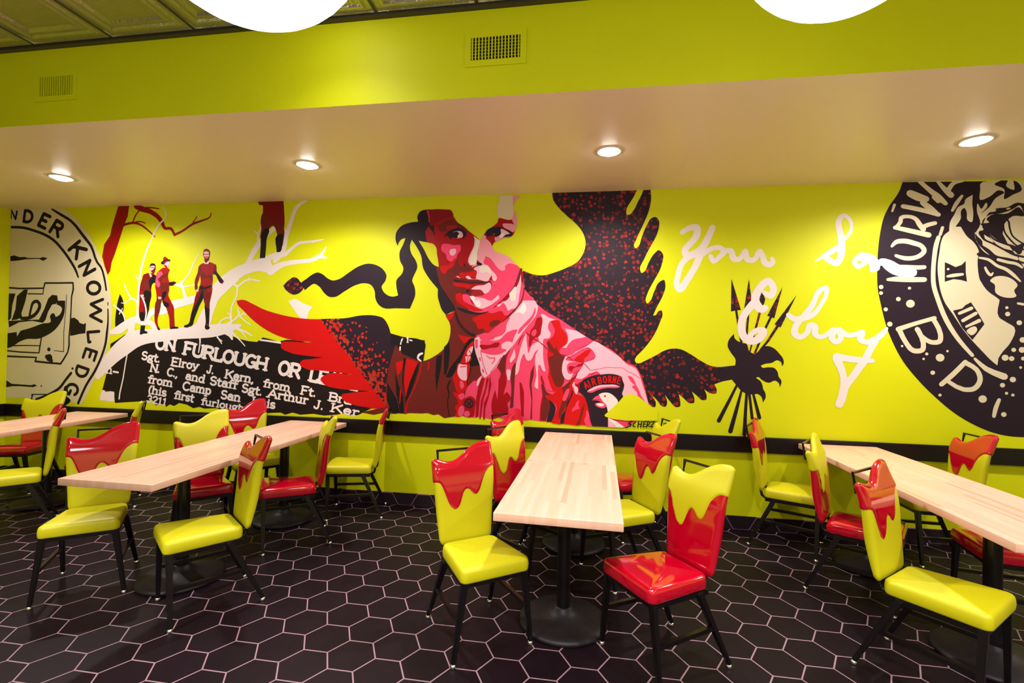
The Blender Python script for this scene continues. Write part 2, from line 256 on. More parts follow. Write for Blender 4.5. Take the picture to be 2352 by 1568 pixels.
S white 4 -3766,1167,20.2 -3777,1103,20.2 -3777,1103,20.2 -3777,1101,20.2 -3776,1099,20.2 -3774,1097,20.2 -3772,1095,20.2 -3770,1094,20.2 -3767,1093,20.2 -3763,1092,20.2 -3760,1091,20.2 -3756,1091,20.2 -3753,1092,20.1
S white 4 -3789,1149,20.2 -3745,1143,20.1
S white 4 -3684,1099,20.1 -3686,1107,20.1 -3694,1114,20.1 -3706,1118,20.1 -3719,1117,20.1 -3729,1113,20.1 -3734,1105,20.1 -3732,1096,20.1 -3724,1089,20.1 -3712,1085,20.1 -3699,1086,20.1 -3689,1091,20.1 -3684,1099,20.1
S white 4 -3684,1082,20.1 -3678,1119,20.1 -3678,1119,20.1 -3678,1124,20.1 -3680,1129,20.1 -3684,1133,20.1 -3689,1137,20.1 -3696,1139,20.1 -3703,1140,20.1 -3710,1140,20.1 -3716,1138,20.1 -3721,1135,20.1 -3725,1131,20.1
S white 4 -3702,1084,12.5 -3666,1080,12.4
S white 4 -3643,1077,20.0 -3632,1142,20.0 -3632,1142,20.0 -3631,1146,20.0 -3629,1149,20.0 -3626,1151,20.0 -3623,1153,20.0 -3619,1155,20.0 -3614,1155,20.0 -3610,1155,20.0 -3606,1154,20.0 -3602,1152,20.0 -3599,1150,20.0
S white 4 -3655,1132,20.1 -3610,1126,20.0
S white 4 -3661,1079,12.4 -3625,1075,12.4
S white 4 -3591,1070,20.0 -3580,1136,20.0 -3580,1136,20.0 -3579,1139,20.0 -3577,1142,20.0 -3574,1145,20.0 -3571,1147,20.0 -3567,1148,20.0 -3562,1149,20.0 -3558,1149,20.0 -3554,1148,20.0 -3550,1146,20.0 -3547,1143,20.0
S white 4 -3603,1125,20.0 -3558,1119,20.0
S white 4 -3609,1072,12.4 -3573,1068,12.4
S white 4 -3438,1107,19.9 -3446,1113,19.9 -3455,1117,19.9 -3466,1118,19.9 -3476,1116,19.9 -3484,1112,19.9 -3490,1106,19.9 -3492,1098,19.9 -3490,1091,19.9 -3484,1084,19.9 -3476,1079,19.9 -3456,1076,19.9 -3447,1070,19.9 -3441,1063,19.9 -3440,1055,19.9 -3443,1047,19.9 -3449,1041,19.9 -3459,1037,19.9 -3471,1036,19.9 -3482,1038,19.9 -3491,1043,19.9 -3498,1050,19.9
S white 4 -3371,1059,19.8 -3373,1068,19.8 -3380,1076,19.8 -3391,1080,19.8 -3403,1079,19.8 -3413,1074,19.8 -3418,1065,19.8 -3416,1056,19.8 -3409,1048,19.8 -3398,1044,19.8 -3385,1045,19.8 -3376,1050,19.8 -3371,1059,19.8
S white 4 -3372,1016,19.8 -3375,1023,19.8 -3384,1030,19.8 -3398,1033,19.8 -3413,1033,19.8 -3424,1030,19.8 -3429,1023,19.8 -3427,1016,19.8 -3417,1010,19.8 -3403,1006,19.8 -3389,1006,19.8 -3377,1009,19.8 -3372,1016,19.8
S white 4 -3374,1072,19.8 -3355,1075,19.8
S white 4 -3411,1048,19.8 -3415,1038,19.8 -3381,1030,19.8
S white 4 -3325,1091,19.8 -3337,1028,19.8 -3337,1028,19.8 -3337,1025,19.8 -3336,1023,19.8 -3335,1021,19.8 -3333,1020,19.8 -3331,1018,19.8 -3328,1017,19.8 -3325,1016,19.7 -3321,1016,19.7 -3318,1016,19.7 -3315,1016,19.7
S white 4 -3347,1072,19.8 -3306,1066,19.7
S white 4 -3293,1015,19.7 -3292,1018,19.7
S white 4 -3208,997,19.6 -3146,1071,19.6 -3112,984,19.6
S white 4 -3185,1023,19.6 -3125,1015,19.6
S white 4 -3226,999,12.2 -3190,995,12.2
S white 4 -3130,987,12.1 -3095,982,12.1
S white 4 -3086,981,19.5 -3077,1034,19.5
S white 4 -3081,1013,19.5 -3078,1021,19.5 -3076,1023,19.5 -3073,1025,19.5 -3069,1027,19.5 -3066,1028,19.5 -3062,1029,19.5 -3057,1029,19.5 -3053,1029,19.5 -3049,1028,19.5 -3045,1027,19.5 -3041,1025,19.5
S white 4 -3104,983,12.1 -3069,979,12.1
S white 4 -3092,1035,12.1 -3075,1033,12.1
S white 4 -3009,1045,19.5 -3020,982,19.5 -3020,982,19.5 -3020,980,19.5 -3019,978,19.5 -3017,976,19.5 -3015,974,19.5 -3013,973,19.5 -3010,971,19.5 -3007,971,19.5 -3003,970,19.4 -3000,970,19.4 -2997,971,19.4
S white 4 -3031,1026,19.5 -2988,1020,19.4
S white 4 -2975,966,19.4 -2961,1046,19.4
S white 4 -2969,1002,19.4 -2967,1008,19.4 -2963,1012,19.4 -2957,1015,19.4 -2951,1017,19.4 -2944,1017,19.4 -2938,1016,19.4 -2931,1014,19.4 -2926,1010,19.4 -2923,1006,19.4 -2921,1001,19.4 -2921,996,19.4 -2927,960,19.4
S white 4 -2993,969,12.1 -2958,964,12.0
S white 4 -2976,1048,12.0 -2959,1045,12.0
S white 4 -2944,962,12.0 -2909,958,12.0
S white 4 -2883,1008,19.3 -2889,971,19.3 -2889,971,19.3 -2889,967,19.3 -2887,963,19.3 -2884,959,19.3 -2879,955,19.3 -2873,953,19.3 -2867,952,19.3 -2860,953,19.3 -2854,954,19.3 -2849,957,19.3 -2846,960,19.3
S white 4 -2844,949,19.3 -2834,1002,19.3
S white 4 -2898,1009,12.0 -2880,1007,12.0
S white 4 -2844,949,12.0 -2826,947,12.0
S white 4 -2849,1003,12.0 -2832,1001,12.0
S white 4 -2806,944,19.3 -2797,997,19.3
S white 4 -2801,976,19.3 -2798,983,19.3 -2796,986,19.3 -2793,988,19.3 -2789,990,19.3 -2786,991,19.3 -2782,992,19.2 -2777,992,19.2 -2773,992,19.2 -2769,991,19.2 -2765,990,19.2 -2762,988,19.2
S white 4 -2823,946,12.0 -2789,942,11.9
S white 4 -2812,998,12.0 -2794,996,11.9
S white 4 -2637,977,19.1 -2649,917,19.1 -2650,915,19.1 -2652,910,19.1 -2655,906,19.1 -2660,903,19.1 -2666,901,19.1 -2672,901,19.1 -2678,902,19.1 -2683,905,19.2 -2688,908,19.2 -2690,913,19.2 -2691,918,19.2
S white 4 -2653,979,11.9 -2622,974,11.8
S white 4 -2611,894,19.1 -2611,898,19.1
S white 4 -2499,876,19.0 -2485,955,19.0
S white 4 -2389,942,18.9 -2489,908,19.0
S white 4 -2456,918,18.9 -2395,862,18.9
S white 4 -2521,879,11.8 -2476,873,11.8
S white 4 -2504,957,11.8 -2466,952,11.8
S white 4 -2365,887,18.9 -2300,878,18.8 -2300,879,18.8 -2302,889,18.8 -2309,898,18.8 -2320,905,18.8 -2333,908,18.8 -2346,906,18.8 -2358,901,18.9 -2366,893,18.9 -2369,884,18.9 -2367,873,18.9 -2360,864,18.9 -2349,858,18.8 -2336,855,18.8 -2322,856,18.8 -2311,861,18.8
S white 4 -2267,845,18.8 -2258,897,18.8
S white 4 -2262,877,18.8 -2259,884,18.8 -2256,886,18.8 -2252,888,18.8 -2248,890,18.8 -2244,891,18.8 -2239,892,18.7 -2233,892,18.7 -2228,891,18.7 -2223,890,18.7 -2218,889,18.7 -2213,887,18.7
S white 4 -2289,848,11.7 -2245,842,11.6
S white 4 -2277,899,11.6 -2255,896,11.6
S white 4 -4603,1100,19.9 -4592,1164,19.9 -4592,1164,19.9 -4591,1167,19.9 -4589,1170,19.9 -4587,1173,19.9 -4583,1175,19.9 -4579,1176,19.9 -4575,1177,19.9 -4571,1177,19.9 -4567,1176,19.9 -4564,1174,19.9 -4561,1172,19.9
S white 4 -4614,1154,20.0 -4571,1148,19.9
S white 4 -4620,1102,12.4 -4586,1098,12.4
S white 4 -4559,1094,19.9 -4550,1147,19.9
S white 4 -4554,1126,19.9 -4551,1134,19.9 -4549,1136,19.9 -4546,1139,19.9 -4543,1141,19.9 -4540,1142,19.9 -4536,1143,19.9 -4532,1143,19.9 -4528,1143,19.9 -4524,1142,19.9 -4520,1141,19.9 -4516,1139,19.9
S white 4 -4576,1096,12.4 -4543,1092,12.3
S white 4 -4565,1148,12.3 -4548,1146,12.3
S white 4 -4450,1108,19.8 -4451,1120,19.8 -4456,1130,19.8 -4466,1136,19.8 -4478,1138,19.8 -4490,1134,19.8 -4499,1126,19.9 -4504,1115,19.9 -4503,1103,19.9 -4497,1093,19.9 -4487,1086,19.8 -4475,1085,19.8 -4463,1089,19.8 -4454,1097,19.8 -4450,1108,19.8
S white 4 -4429,1078,19.8 -4420,1131,19.8
S white 4 -4423,1114,19.8 -4420,1120,19.8 -4417,1124,19.8 -4412,1127,19.8 -4406,1128,19.8 -4400,1129,19.8 -4394,1128,19.8 -4389,1126,19.8 -4384,1122,19.8 -4381,1118,19.7 -4379,1114,19.7 -4379,1109,19.7 -4385,1073,19.8
S white 4 -4379,1109,19.7 -4377,1115,19.7 -4374,1118,19.7 -4369,1121,19.7 -4363,1123,19.7 -4357,1123,19.7 -4351,1122,19.7 -4346,1120,19.7 -4341,1117,19.7 -4338,1113,19.7 -4336,1108,19.7 -4336,1104,19.7 -4342,1068,19.7
S white 4 -4445,1080,12.3 -4412,1076,12.3
S white 4 -4434,1132,12.3 -4417,1130,12.3
S white 4 -4402,1075,12.3 -4369,1071,12.2
S white 4 -4359,1070,12.2 -4326,1066,12.2
S white 4 -4118,1105,20.5 -4128,1113,20.5 -4140,1118,20.5 -4154,1118,20.5 -4167,1114,20.5 -4178,1106,20.5 -4186,1095,20.6 -4190,1082,20.6 -4191,1068,20.6 -4187,1056,20.6 -4179,1045,20.5 -4168,1038,20.5 -4155,1035,20.5 -4142,1036,20.5 -4129,1042,20.5
S white 4 -4062,1040,20.4 -4064,1049,20.4 -4071,1056,20.4 -4081,1059,20.5 -4092,1058,20.5 -4101,1053,20.5 -4105,1046,20.5 -4104,1037,20.5 -4097,1030,20.5 -4087,1026,20.5 -4076,1027,20.4 -4067,1032,20.4 -4062,1040,20.4
S white 4 -4063,1023,20.4 -4056,1060,20.4 -4056,1060,20.4 -4056,1066,20.4 -4058,1070,20.4 -4061,1075,20.4 -4065,1078,20.4 -4071,1081,20.4 -4077,1082,20.4 -4083,1081,20.5 -4088,1079,20.5 -4093,1076,20.5 -4097,1072,20.5
S white 4 -4078,1025,12.7 -4047,1021,12.7
S white 4 -4034,1020,20.4 -4025,1074,20.4
S white 4 -4028,1057,20.4 -4026,1063,20.4 -4022,1066,20.4 -4018,1069,20.4 -4012,1071,20.4 -4007,1072,20.4 -4001,1071,20.4 -3996,1069,20.4 -3992,1065,20.4 -3989,1061,20.4 -3987,1056,20.4 -3988,1052,20.4 -3994,1014,20.4
S white 4 -3988,1052,20.4 -3985,1057,20.4 -3982,1061,20.4 -3977,1064,20.4 -3972,1066,20.4 -3966,1066,20.3 -3961,1066,20.3 -3956,1063,20.3 -3952,1060,20.3 -3949,1056,20.3 -3947,1051,20.3 -3947,1046,20.3 -3954,1009,20.3
S white 4 -4050,1022,12.7 -4019,1018,12.6
S white 4 -4038,1075,12.7 -4023,1073,12.6
S white 4 -4009,1016,12.6 -3979,1012,12.6
S white 4 -3969,1011,12.6 -3938,1007,12.6
S white 4 -3926,984,20.3 -3912,1060,20.3
S white 4 -3870,1026,20.3 -3870,1038,20.3 -3875,1049,20.3 -3884,1055,20.3 -3894,1057,20.3 -3905,1053,20.3 -3913,1044,20.3 -3917,1032,20.3 -3917,1020,20.3 -3912,1010,20.3 -3904,1004,20.3 -3893,1002,20.3 -3883,1006,20.3 -3875,1015,20.3 -3870,1026,20.3
S white 4 -3941,986,12.6 -3910,982,12.6
S white 4 -3926,1060,12.6 -3910,1058,12.6
S white 4 -3679,1033,20.1 -3687,1039,20.1 -3696,1042,20.1 -3707,1043,20.1 -3717,1041,20.1 -3725,1037,20.1 -3730,1031,20.1 -3732,1023,20.1 -3730,1016,20.1 -3725,1009,20.1 -3716,1004,20.1 -3697,1001,20.1 -3688,996,20.1 -3682,988,20.1 -3680,980,20.1 -3683,972,20.1 -3690,966,20.1 -3699,962,20.1 -3711,961,20.1 -3722,963,20.1 -3731,968,20.1 -3738,975,20.1
S white 4 -3615,966,20.0 -3617,974,20.0 -3624,981,20.0 -3636,985,20.0 -3648,984,20.0 -3657,979,20.1 -3662,971,20.1 -3660,963,20.1 -3652,956,20.0 -3641,952,20.0 -3629,953,20.0 -3620,958,20.0 -3615,966,20.0
S white 4 -3615,949,20.0 -3609,986,20.0 -3609,986,20.0 -3609,991,20.0 -3611,996,20.0 -3615,1000,20.0 -3620,1004,20.0 -3626,1006,20.0 -3632,1007,20.0 -3638,1006,20.0 -3644,1005,20.0 -3650,1002,20.0 -3653,997,20.1
S white 4 -3632,951,12.4 -3599,947,12.4
S white 4 -3584,945,20.0 -3576,999,20.0
S white 4 -3578,982,20.0 -3576,988,20.0 -3572,992,20.0 -3567,995,20.0 -3561,996,20.0 -3555,997,20.0 -3548,996,20.0 -3543,993,19.9 -3538,990,19.9 -3534,986,19.9 -3532,981,19.9 -3532,977,19.9 -3538,940,19.9
S white 4 -3601,947,12.4 -3568,943,12.4
S white 4 -3590,1000,12.4 -3573,998,12.4
S white 4 -3555,942,12.4 -3522,938,12.4
S white 4 -3377,909,19.8 -3364,991,19.8
S white 4 -3377,909,19.8 -3313,902,19.7 -3311,914,19.7
S white 4 -3394,911,12.3 -3359,908,12.3
S white 4 -3379,992,12.3 -3349,989,12.3
S white 4 -3284,953,19.7 -3289,916,19.7 -3289,916,19.7 -3289,912,19.7 -3287,907,19.7 -3284,903,19.7 -3279,900,19.7 -3273,898,19.7 -3267,897,19.7 -3261,898,19.7 -3255,899,19.7 -3250,902,19.7 -3247,906,19.7
S white 4 -3244,895,19.7 -3236,948,19.7
S white 4 -3298,954,12.2 -3281,952,12.2
S white 4 -3244,895,12.2 -3227,893,12.2
S white 4 -3251,949,12.2 -3234,947,12.2
S white 4 -3206,890,19.6 -3198,944,19.6
S white 4 -3195,961,19.6 -3194,966,19.6
S white 4 -3223,892,12.2 -3189,888,12.2
S white 4 -3212,944,12.2 -3195,942,12.2
S white 4 -3131,931,19.6 -3138,936,19.6 -3148,938,19.6 -3157,937,19.6 -3165,934,19.6 -3169,928,19.6 -3170,922,19.6 -3166,916,19.6 -3158,912,19.6 -3143,910,19.6 -3135,906,19.6 -3131,899,19.6 -3132,893,19.6 -3137,887,19.6 -3146,885,19.6 -3157,885,19.6 -3167,888,19.6 -3173,893,19.6
S white 4 -4574,1064,19.9 -4583,1058,19.9 -4591,1048,19.9 -4597,1035,19.9 -4601,1021,19.9 -4603,1006,19.9 -4601,993,19.9 -4597,981,19.9 -4591,973,19.9
S white 4 -4561,983,19.9 -4547,1063,19.9
S white 4 -4555,1019,19.9 -4552,1025,19.9 -4548,1029,19.9 -4543,1032,19.9 -4537,1033,19.9 -4530,1034,19.9 -4524,1033,19.9 -4518,1030,19.9 -4513,1027,19.9 -4509,1023,19.9 -4508,1018,19.9 -4507,1013,19.9 -4514,977,19.9
S white 4 -4578,985,12.3 -4544,981,12.3
S white 4 -4561,1064,12.3 -4544,1062,12.3
S white 4 -4531,979,12.3 -4497,975,12.3
S white 4 -4476,972,19.8 -4466,1025,19.8
S white 4 -4463,1042,19.8 -4462,1047,19.8
S white 4 -4493,974,12.3 -4459,970,12.3
S white 4 -4481,1026,12.3 -4464,1024,12.3
S white 4 -4401,1011,19.8 -4407,1016,19.8 -4417,1018,19.8 -4426,1018,19.8 -4434,1015,19.8 -4438,1009,19.8 -4439,1003,19.8 -4435,997,19.8 -4428,993,19.8 -4413,991,19.8 -4405,986,19.8 -4401,980,19.8 -4402,973,19.8 -4407,968,19.8 -4417,966,19.8 -4427,966,19.8 -4437,969,19.8 -4443,975,19.8
S white 4 -4280,943,19.6 -4268,1007,19.6 -4268,1007,19.6 -4267,1010,19.6 -4265,1013,19.6 -4262,1016,19.6 -4259,1018,19.6 -4256,1019,19.6 -4252,1019,19.6 -4248,1019,19.6 -4244,1018,19.6 -4241,1017,19.6 -4239,1014,19.6
S white 4 -4288,997,19.7 -4249,991,19.6
S white 4 -4296,946,12.2 -4265,941,12.2
S white 4 -4239,938,19.6 -4229,990,19.6
S white 4 -4226,1007,19.6 -4225,1012,19.6
S white 4 -4255,940,12.2 -4224,935,12.2
S white 4 -4242,991,12.2 -4227,989,12.2
S white 4 -4206,933,19.6 -4195,985,19.6
S white 4 -4199,964,19.6 -4197,972,19.6 -4194,974,19.6 -4192,976,19.6 -4189,978,19.6 -4186,979,19.6 -4182,980,19.6 -4178,981,19.6 -4175,980,19.6 -4171,979,19.6 -4168,978,19.6 -4165,976,19.5
S white 4 -4221,935,12.1 -4190,931,12.1
S white 4 -4208,986,12.1 -4193,984,12.1
S white 4 -4117,969,19.5 -4123,973,19.5 -4131,976,19.5 -4139,975,19.5 -4147,972,19.5 -4151,967,19.5 -4151,961,19.5 -4148,955,19.5 -4142,950,19.5 -4129,949,19.5 -4122,944,19.5 -4118,938,19.5 -4119,931,19.5 -4124,926,19.5 -4133,923,19.5 -4142,924,19.5 -4151,927,19.5 -4156,933,19.5
S white 4 -4080,988,19.5 -4092,926,19.5 -4092,926,19.5 -4092,924,19.5 -4092,922,19.5 -4091,920,19.5 -4089,919,19.5 -4087,917,19.5 -4084,916,19.5 -4082,915,19.5 -4079,915,19.5 -4076,915,19.5 -4073,915,19.5
S white 4 -4100,970,19.5 -4063,964,19.5
S white 4 -3956,891,17.4 -3947,948,17.4 -3947,948,17.4 -3946,951,17.4 -3944,954,17.4 -3941,956,17.4 -3938,958,17.4 -3935,959,17.4 -3931,959,17.4 -3927,959,17.4 -3923,958,17.4 -3920,957,17.4 -3917,955,17.4
S white 4 -3967,939,17.4 -3927,934,17.4
S white 4 -3972,893,10.8 -3940,889,10.8
S white 4 -3909,933,17.4 -3915,901,17.4 -3915,901,17.4 -3914,897,17.4 -3913,893,17.4 -3910,890,17.4 -3905,887,17.4 -3900,885,17.4 -3894,884,17.4 -3888,884,17.4 -3883,886,17.4 -3879,888,17.4 -3875,891,17.4
S white 4 -3873,882,17.4 -3866,928,17.4
S white 4 -3923,934,10.8 -3907,932,10.8
S white 4 -3873,882,10.8 -3857,880,10.8
S white 4 -3879,929,10.8 -3863,927,10.8
S white 4 -3839,878,17.3 -3832,924,17.3
S white 4 -3835,906,17.3 -3832,913,17.3 -3830,915,17.3 -3828,917,17.3 -3825,918,17.3 -3821,920,17.3 -3818,920,17.3 -3814,921,17.3 -3810,920,17.3 -3806,920,17.3 -3803,919,17.3 -3800,917,17.3
S white 4 -3855,880,10.8 -3824,876,10.7
S white 4 -3845,925,10.7 -3829,923,10.7
S white 4 -3782,871,17.3 -3771,942,17.3
S white 4 -3798,873,10.7 -3767,869,10.7
S white 4 -3784,942,10.7 -3769,941,10.7
S white 4 -3700,885,17.2 -3701,896,17.2 -3707,905,17.2 -3716,910,17.2 -3728,911,17.2 -3738,908,17.2 -3747,901,17.3 -3751,891,17.3 -3750,881,17.3 -3744,872,17.3 -3735,866,17.2 -3724,865,17.2 -3713,868,17.2 -3705,875,17.2 -3700,885,17.2
S white 4 -3673,906,17.2 -3678,873,17.2 -3678,873,17.2 -3678,869,17.2 -3676,866,17.2 -3673,862,17.2 -3669,859,17.2 -3663,858,17.2 -3658,857,17.2 -3652,857,17.2 -3647,858,17.2 -3642,861,17.2 -3639,864,17.2
S white 4 -3637,854,17.2 -3629,901,17.2
S white 4 -3686,906,10.7 -3670,905,10.7
S white 4 -3637,854,10.6 -3622,853,10.6
S white 4 -3643,901,10.6 -3627,900,10.6
S white 4 -3563,877,17.1 -3564,885,17.1 -3571,892,17.1 -3582,895,17.1 -3593,894,17.1 -3602,889,17.1 -3606,882,17.1 -3604,874,17.1 -3597,867,17.1 -3587,864,17.1 -3576,865,17.1 -3567,870,17.1 -3563,877,17.1
S white 4 -3563,840,17.1 -3565,846,17.1 -3574,852,17.1 -3587,855,17.1 -3600,855,17.1 -3611,852,17.1 -3615,846,17.1 -3613,840,17.1 -3604,834,17.1 -3591,831,17.1 -3578,831,17.1 -3567,834,17.1 -3563,840,17.1
S white 4 -3566,889,17.1 -3548,891,17.1
S white 4 -3600,868,17.1 -3602,859,17.1 -3572,852,17.1
S white 4 -3537,843,17.1 -3525,913,17.1
S white 4 -3532,874,17.1 -3530,879,17.1 -3526,883,17.1 -3522,885,17.1 -3516,887,17.1 -3510,887,17.1 -3504,886,17.1 -3499,884,17.1 -3494,881,17.1 -3491,878,17.1 -3489,874,17.1 -3489,869,17.0 -3494,838,17.1
S white 4 -3552,845,10.6 -3521,841,10.6
S white 4 -3539,913,10.6 -3523,912,10.6
S white 4 -3510,840,10.6 -3479,836,10.6
S white 4 -4613,956,16.4 -4604,961,16.4 -4592,962,16.4 -4581,959,16.4 -4573,952,16.4 -4571,944,16.4 -4574,935,16.4 -4582,929,16.4 -4594,927,16.4 -4593,928,16.4 -4581,923,16.4 -4575,915,16.4 -4574,905,16.4 -4581,898,16.4 -4592,893,16.4 -4606,893,16.4 -4618,898,16.4 -4626,905,16.5
S white 4 -4547,944,16.4 -4541,950,16.4 -4532,953,16.4 -4522,953,16.4 -4512,950,16.4 -4505,944,16.4 -4501,937,16.4 -4502,930,16.4 -4506,923,16.4 -4561,887,16.4 -4507,880,16.4
S white 4 -4478,934,16.3 -4458,944,16.3 -4472,875,16.3
S white 4 -4488,878,10.1 -4456,873,10.1
S white 4 -4423,927,16.3 -4403,937,16.3 -4417,868,16.3
S white 4 -4433,870,10.1 -4401,866,10.1
P white 4 -3322,1589 -3211,1579 -3076,1566 -3072,1543 -3211,1560 -3313,1571
Ps white 1 -3003,1977* -2937,2003 -2845,1962 -2733,1920* -2777,1871 -2791,1800* -2866,1807* -2925,1878
''',
'bare_tree': '''
P treered 3 -5047,3005* -4911,3005* -4926,2888 -4965,2807 -5017,2653 -5072,2494* -5113,2393 -5129,2295 -5160,2259* -5197,2345 -5235,2460* -5214,2591 -5141,2688 -5124,2770 -5072,2932
Ss treered 3 -4974,2799,28.1 -4853,2820,24.4 -4777,2803,20.9 -4664,2732,17.3 -4579,2662,8.6
Ss treered 3 -4852,2816,20.9 -4778,2833,15.6 -4703,2812,10.4
Ss treered 3 -4862,2820,17.4 -4827,2902,15.7 -4767,2965,13.9
Ss treered 3 -4821,3005,69.7 -4764,2973,62.6 -4652,2938,51.9 -4558,2884,48.2 -4501,2819,44.6 -4462,2754,34.3 -4389,2749,30.7 -4342,2678,27.3
Ss treered 3 -4342,2682,27.3 -4262,2713,23.8 -4120,2795,23.6 -4014,2827,20.2 -3923,2865,13.4 -3910,2904,10.0
Ss treered 3 -4131,2795,15.2 -4078,2873,8.4
Ss treered 3 -4745,2973,24.3 -4653,2980,17.3 -4542,2964,12.0
Ss white 6 -5246,1157,77.7 -5155,1279,137.3 -5054,1382,166.5 -4925,1482,191.7 -4796,1562,187.2 -4686,1590,162.2 -4466,1609,133.2 -4249,1635,125.2 -4035,1647,125.6 -3858,1667,133.0 -3719,1689,109.0 -3615,1706,65.7 -3546,1726,36.0
Ss white 6 -5090,1636,50.7 -5000,1661,92.7 -4929,1705,92.4 -4849,1757,75.3 -4787,1773,75.1 -4714,1739,49.9 -4607,1740,58.0 -4553,1682,57.8 -4516,1629,49.5
Ss white 6 -4848,1718,100.4 -4846,1648,75.3 -4889,1592,67.0
Ss white 6 -4773,1773,50.0 -4770,1827,33.4 -4773,1905,25.0 -4771,1999,25.0 -4762,2139,21.7 -4748,2279,23.4 -4716,2411,21.7 -4675,2527,20.0 -4633,2612,15.0 -4604,2674,11.6
Ss white 6 -4607,2679,15.5 -4537,2790,18.9 -4448,2893,15.4 -4478,2966,12.0 -4488,3005,8.6
Ss white 6 -4774,1952,20.0 -4811,1991,18.4 -4856,2006,16.8 -4894,2061,15.1 -4923,2108,13.4 -4947,2151,11.8
Ss white 6 -4856,2002,16.8 -4900,1971,13.4 -4927,1951,11.8 -4977,1953,8.4
Ss white 6 -4764,2209,13.4 -4791,2224,13.4 -4806,2256,10.0
Ss white 6 -5071,1927,16.9 -5016,1888,20.2 -4969,1857,18.5 -4936,1803,16.8 -4921,1740,13.4
Ss white 6 -4978,1857,11.8 -4961,1892,10.1
Ss white 6 -4996,1833,13.5 -4983,1865,13.5
Ss white 6 -4806,1804,16.7 -4850,1780,20.1 -4876,1756,25.1
Ss white 6 -4662,1766,58.1 -4593,1860,66.2 -4461,1869,82.3 -4392,1907,90.2 -4306,1946,89.9 -4220,1962,81.4 -4134,1985,81.1 -4065,2001,80.8 -3989,2024,72.5 -3871,2047,72.1
Ss white 6 -4177,1985,48.8 -4200,2039,37.4 -4223,2100,32.6 -4246,2146,35.9 -4261,2184,16.3
Ss white 6 -4251,2138,32.6 -4286,2146,27.8 -4329,2154,21.3
Ss white 6 -4233,2123,24.4 -4181,2134,17.9 -4087,2146,11.3
Ss white 6 -4243,2169,19.6 -4192,2222,16.3 -4142,2291,14.6 -4102,2382,13.0 -4049,2473,6.5
Ss white 6 -4573,1775,11.6 -4496,1845,11.5 -4436,1900,13.2 -4359,1969,9.8
Ss white 6 -4472,1938,41.2 -4453,1899,41.1
Ss white 6 -4090,1666,97.0 -4015,1720,96.7 -3967,1834,88.5 -3934,1887,80.3
Ss white 6 -3962,1660,72.3 -3914,1759,64.2 -3891,1850,64.1 -3859,1941,72.1 -3836,2017,88.0 -3770,2092,103.7 -3688,2168,111.3 -3615,2228,110.9
Ss white 6 -3887,2005,158.2 -3776,2131,149.2 -3640,2240,135.1 -3503,2309,117.9 -3350,2350,126.9 -3256,2339,129.5 -3204,2284,72.7
Ss white 6 -3487,2333,65.5 -3457,2395,55.6 -3397,2503,62.0 -3331,2592,58.5 -3239,2683,48.6 -3173,2724,42.0 -3071,2702,35.4 -3044,2686,28.9
Ss white 6 -3164,2392,48.4 -3091,2476,61.1 -3064,2529,51.4 -3045,2652,54.6 -3010,2744,48.1 -2975,2850,43.2 -2943,2926,40.0 -2894,2971,31.9 -2821,3005,20.7
Ss white 6 -3334,2378,81.3 -3241,2416,64.7 -3149,2454,58.0 -3048,2460,48.1 -2983,2513,32.0 -2901,2569,31.9 -2802,2582,23.8 -2687,2593,20.5 -2635,2604,11.0
Ss white 6 -2904,2566,15.9 -2882,2588,9.6
Ss white 6 -3212,2284,80.8 -3113,2342,64.3 -2996,2372,48.0 -2847,2386,42.9 -2732,2403,41.1 -2675,2433,44.1 -2598,2417,18.8
Ss white 6 -2675,2426,37.8 -2632,2478,28.3 -2601,2526,12.6
Ss white 6 -3364,2564,17.9 -3358,2665,16.3 -3334,2727,14.6 -3334,2787,9.8
Ss white 6 -3358,2661,14.7 -3383,2689,13.0 -3410,2708,9.8
Ss white 6 -3638,2177,26.4 -3588,2130,19.7 -3517,2177,18.0 -3457,2200,18.0 -3329,2184,11.4
Ss white 6 -3462,2196,11.4 -3441,2236,8.2
Ss white 6 -3585,2134,19.7 -3589,2045,18.1 -3648,1912,16.5 -3647,1724,19.8
Ss white 6 -3765,1707,39.7 -3644,1763,19.8 -3568,1826,18.0 -3547,1873,9.8
Ss white 6 -3644,1740,16.5 -3651,1865,14.8
Ss white 6 -3551,1827,14.8 -3579,1912,9.9
Ss white 6 -3560,1834,14.8 -3480,1765,13.1 -3423,1735,9.8
Ss white 6 -3542,1827,14.7 -3474,1874,9.8
Ss white 6 -3491,1835,13.1 -3457,1874,8.2
Ss white 6 -3646,1831,14.8 -3690,1852,11.5
Ss white 6 -3800,1730,19.9 -3749,1783,16.5 -3637,1810,14.8
Ss white 6 -3712,1700,33.0 -3590,1694,23.0 -3486,1664,18.0 -3403,1619,13.0
Ss white 6 -3599,1697,18.1 -3529,1664,14.7 -3463,1579,8.2
Ss white 6 -3659,1670,36.2 -3553,1585,14.7 -3482,1515,9.8
Ss white 6 -3834,1667,23.2 -3797,1597,14.9 -3751,1535,11.6
Ss white 6 -3806,1597,11.6 -3747,1559,9.9
Ss white 6 -3729,1669,66.1 -3658,1631,49.4 -3631,1584,23.0
Ss white 6 -4017,1641,26.8 -4005,1547,16.7 -4020,1436,13.4
''',
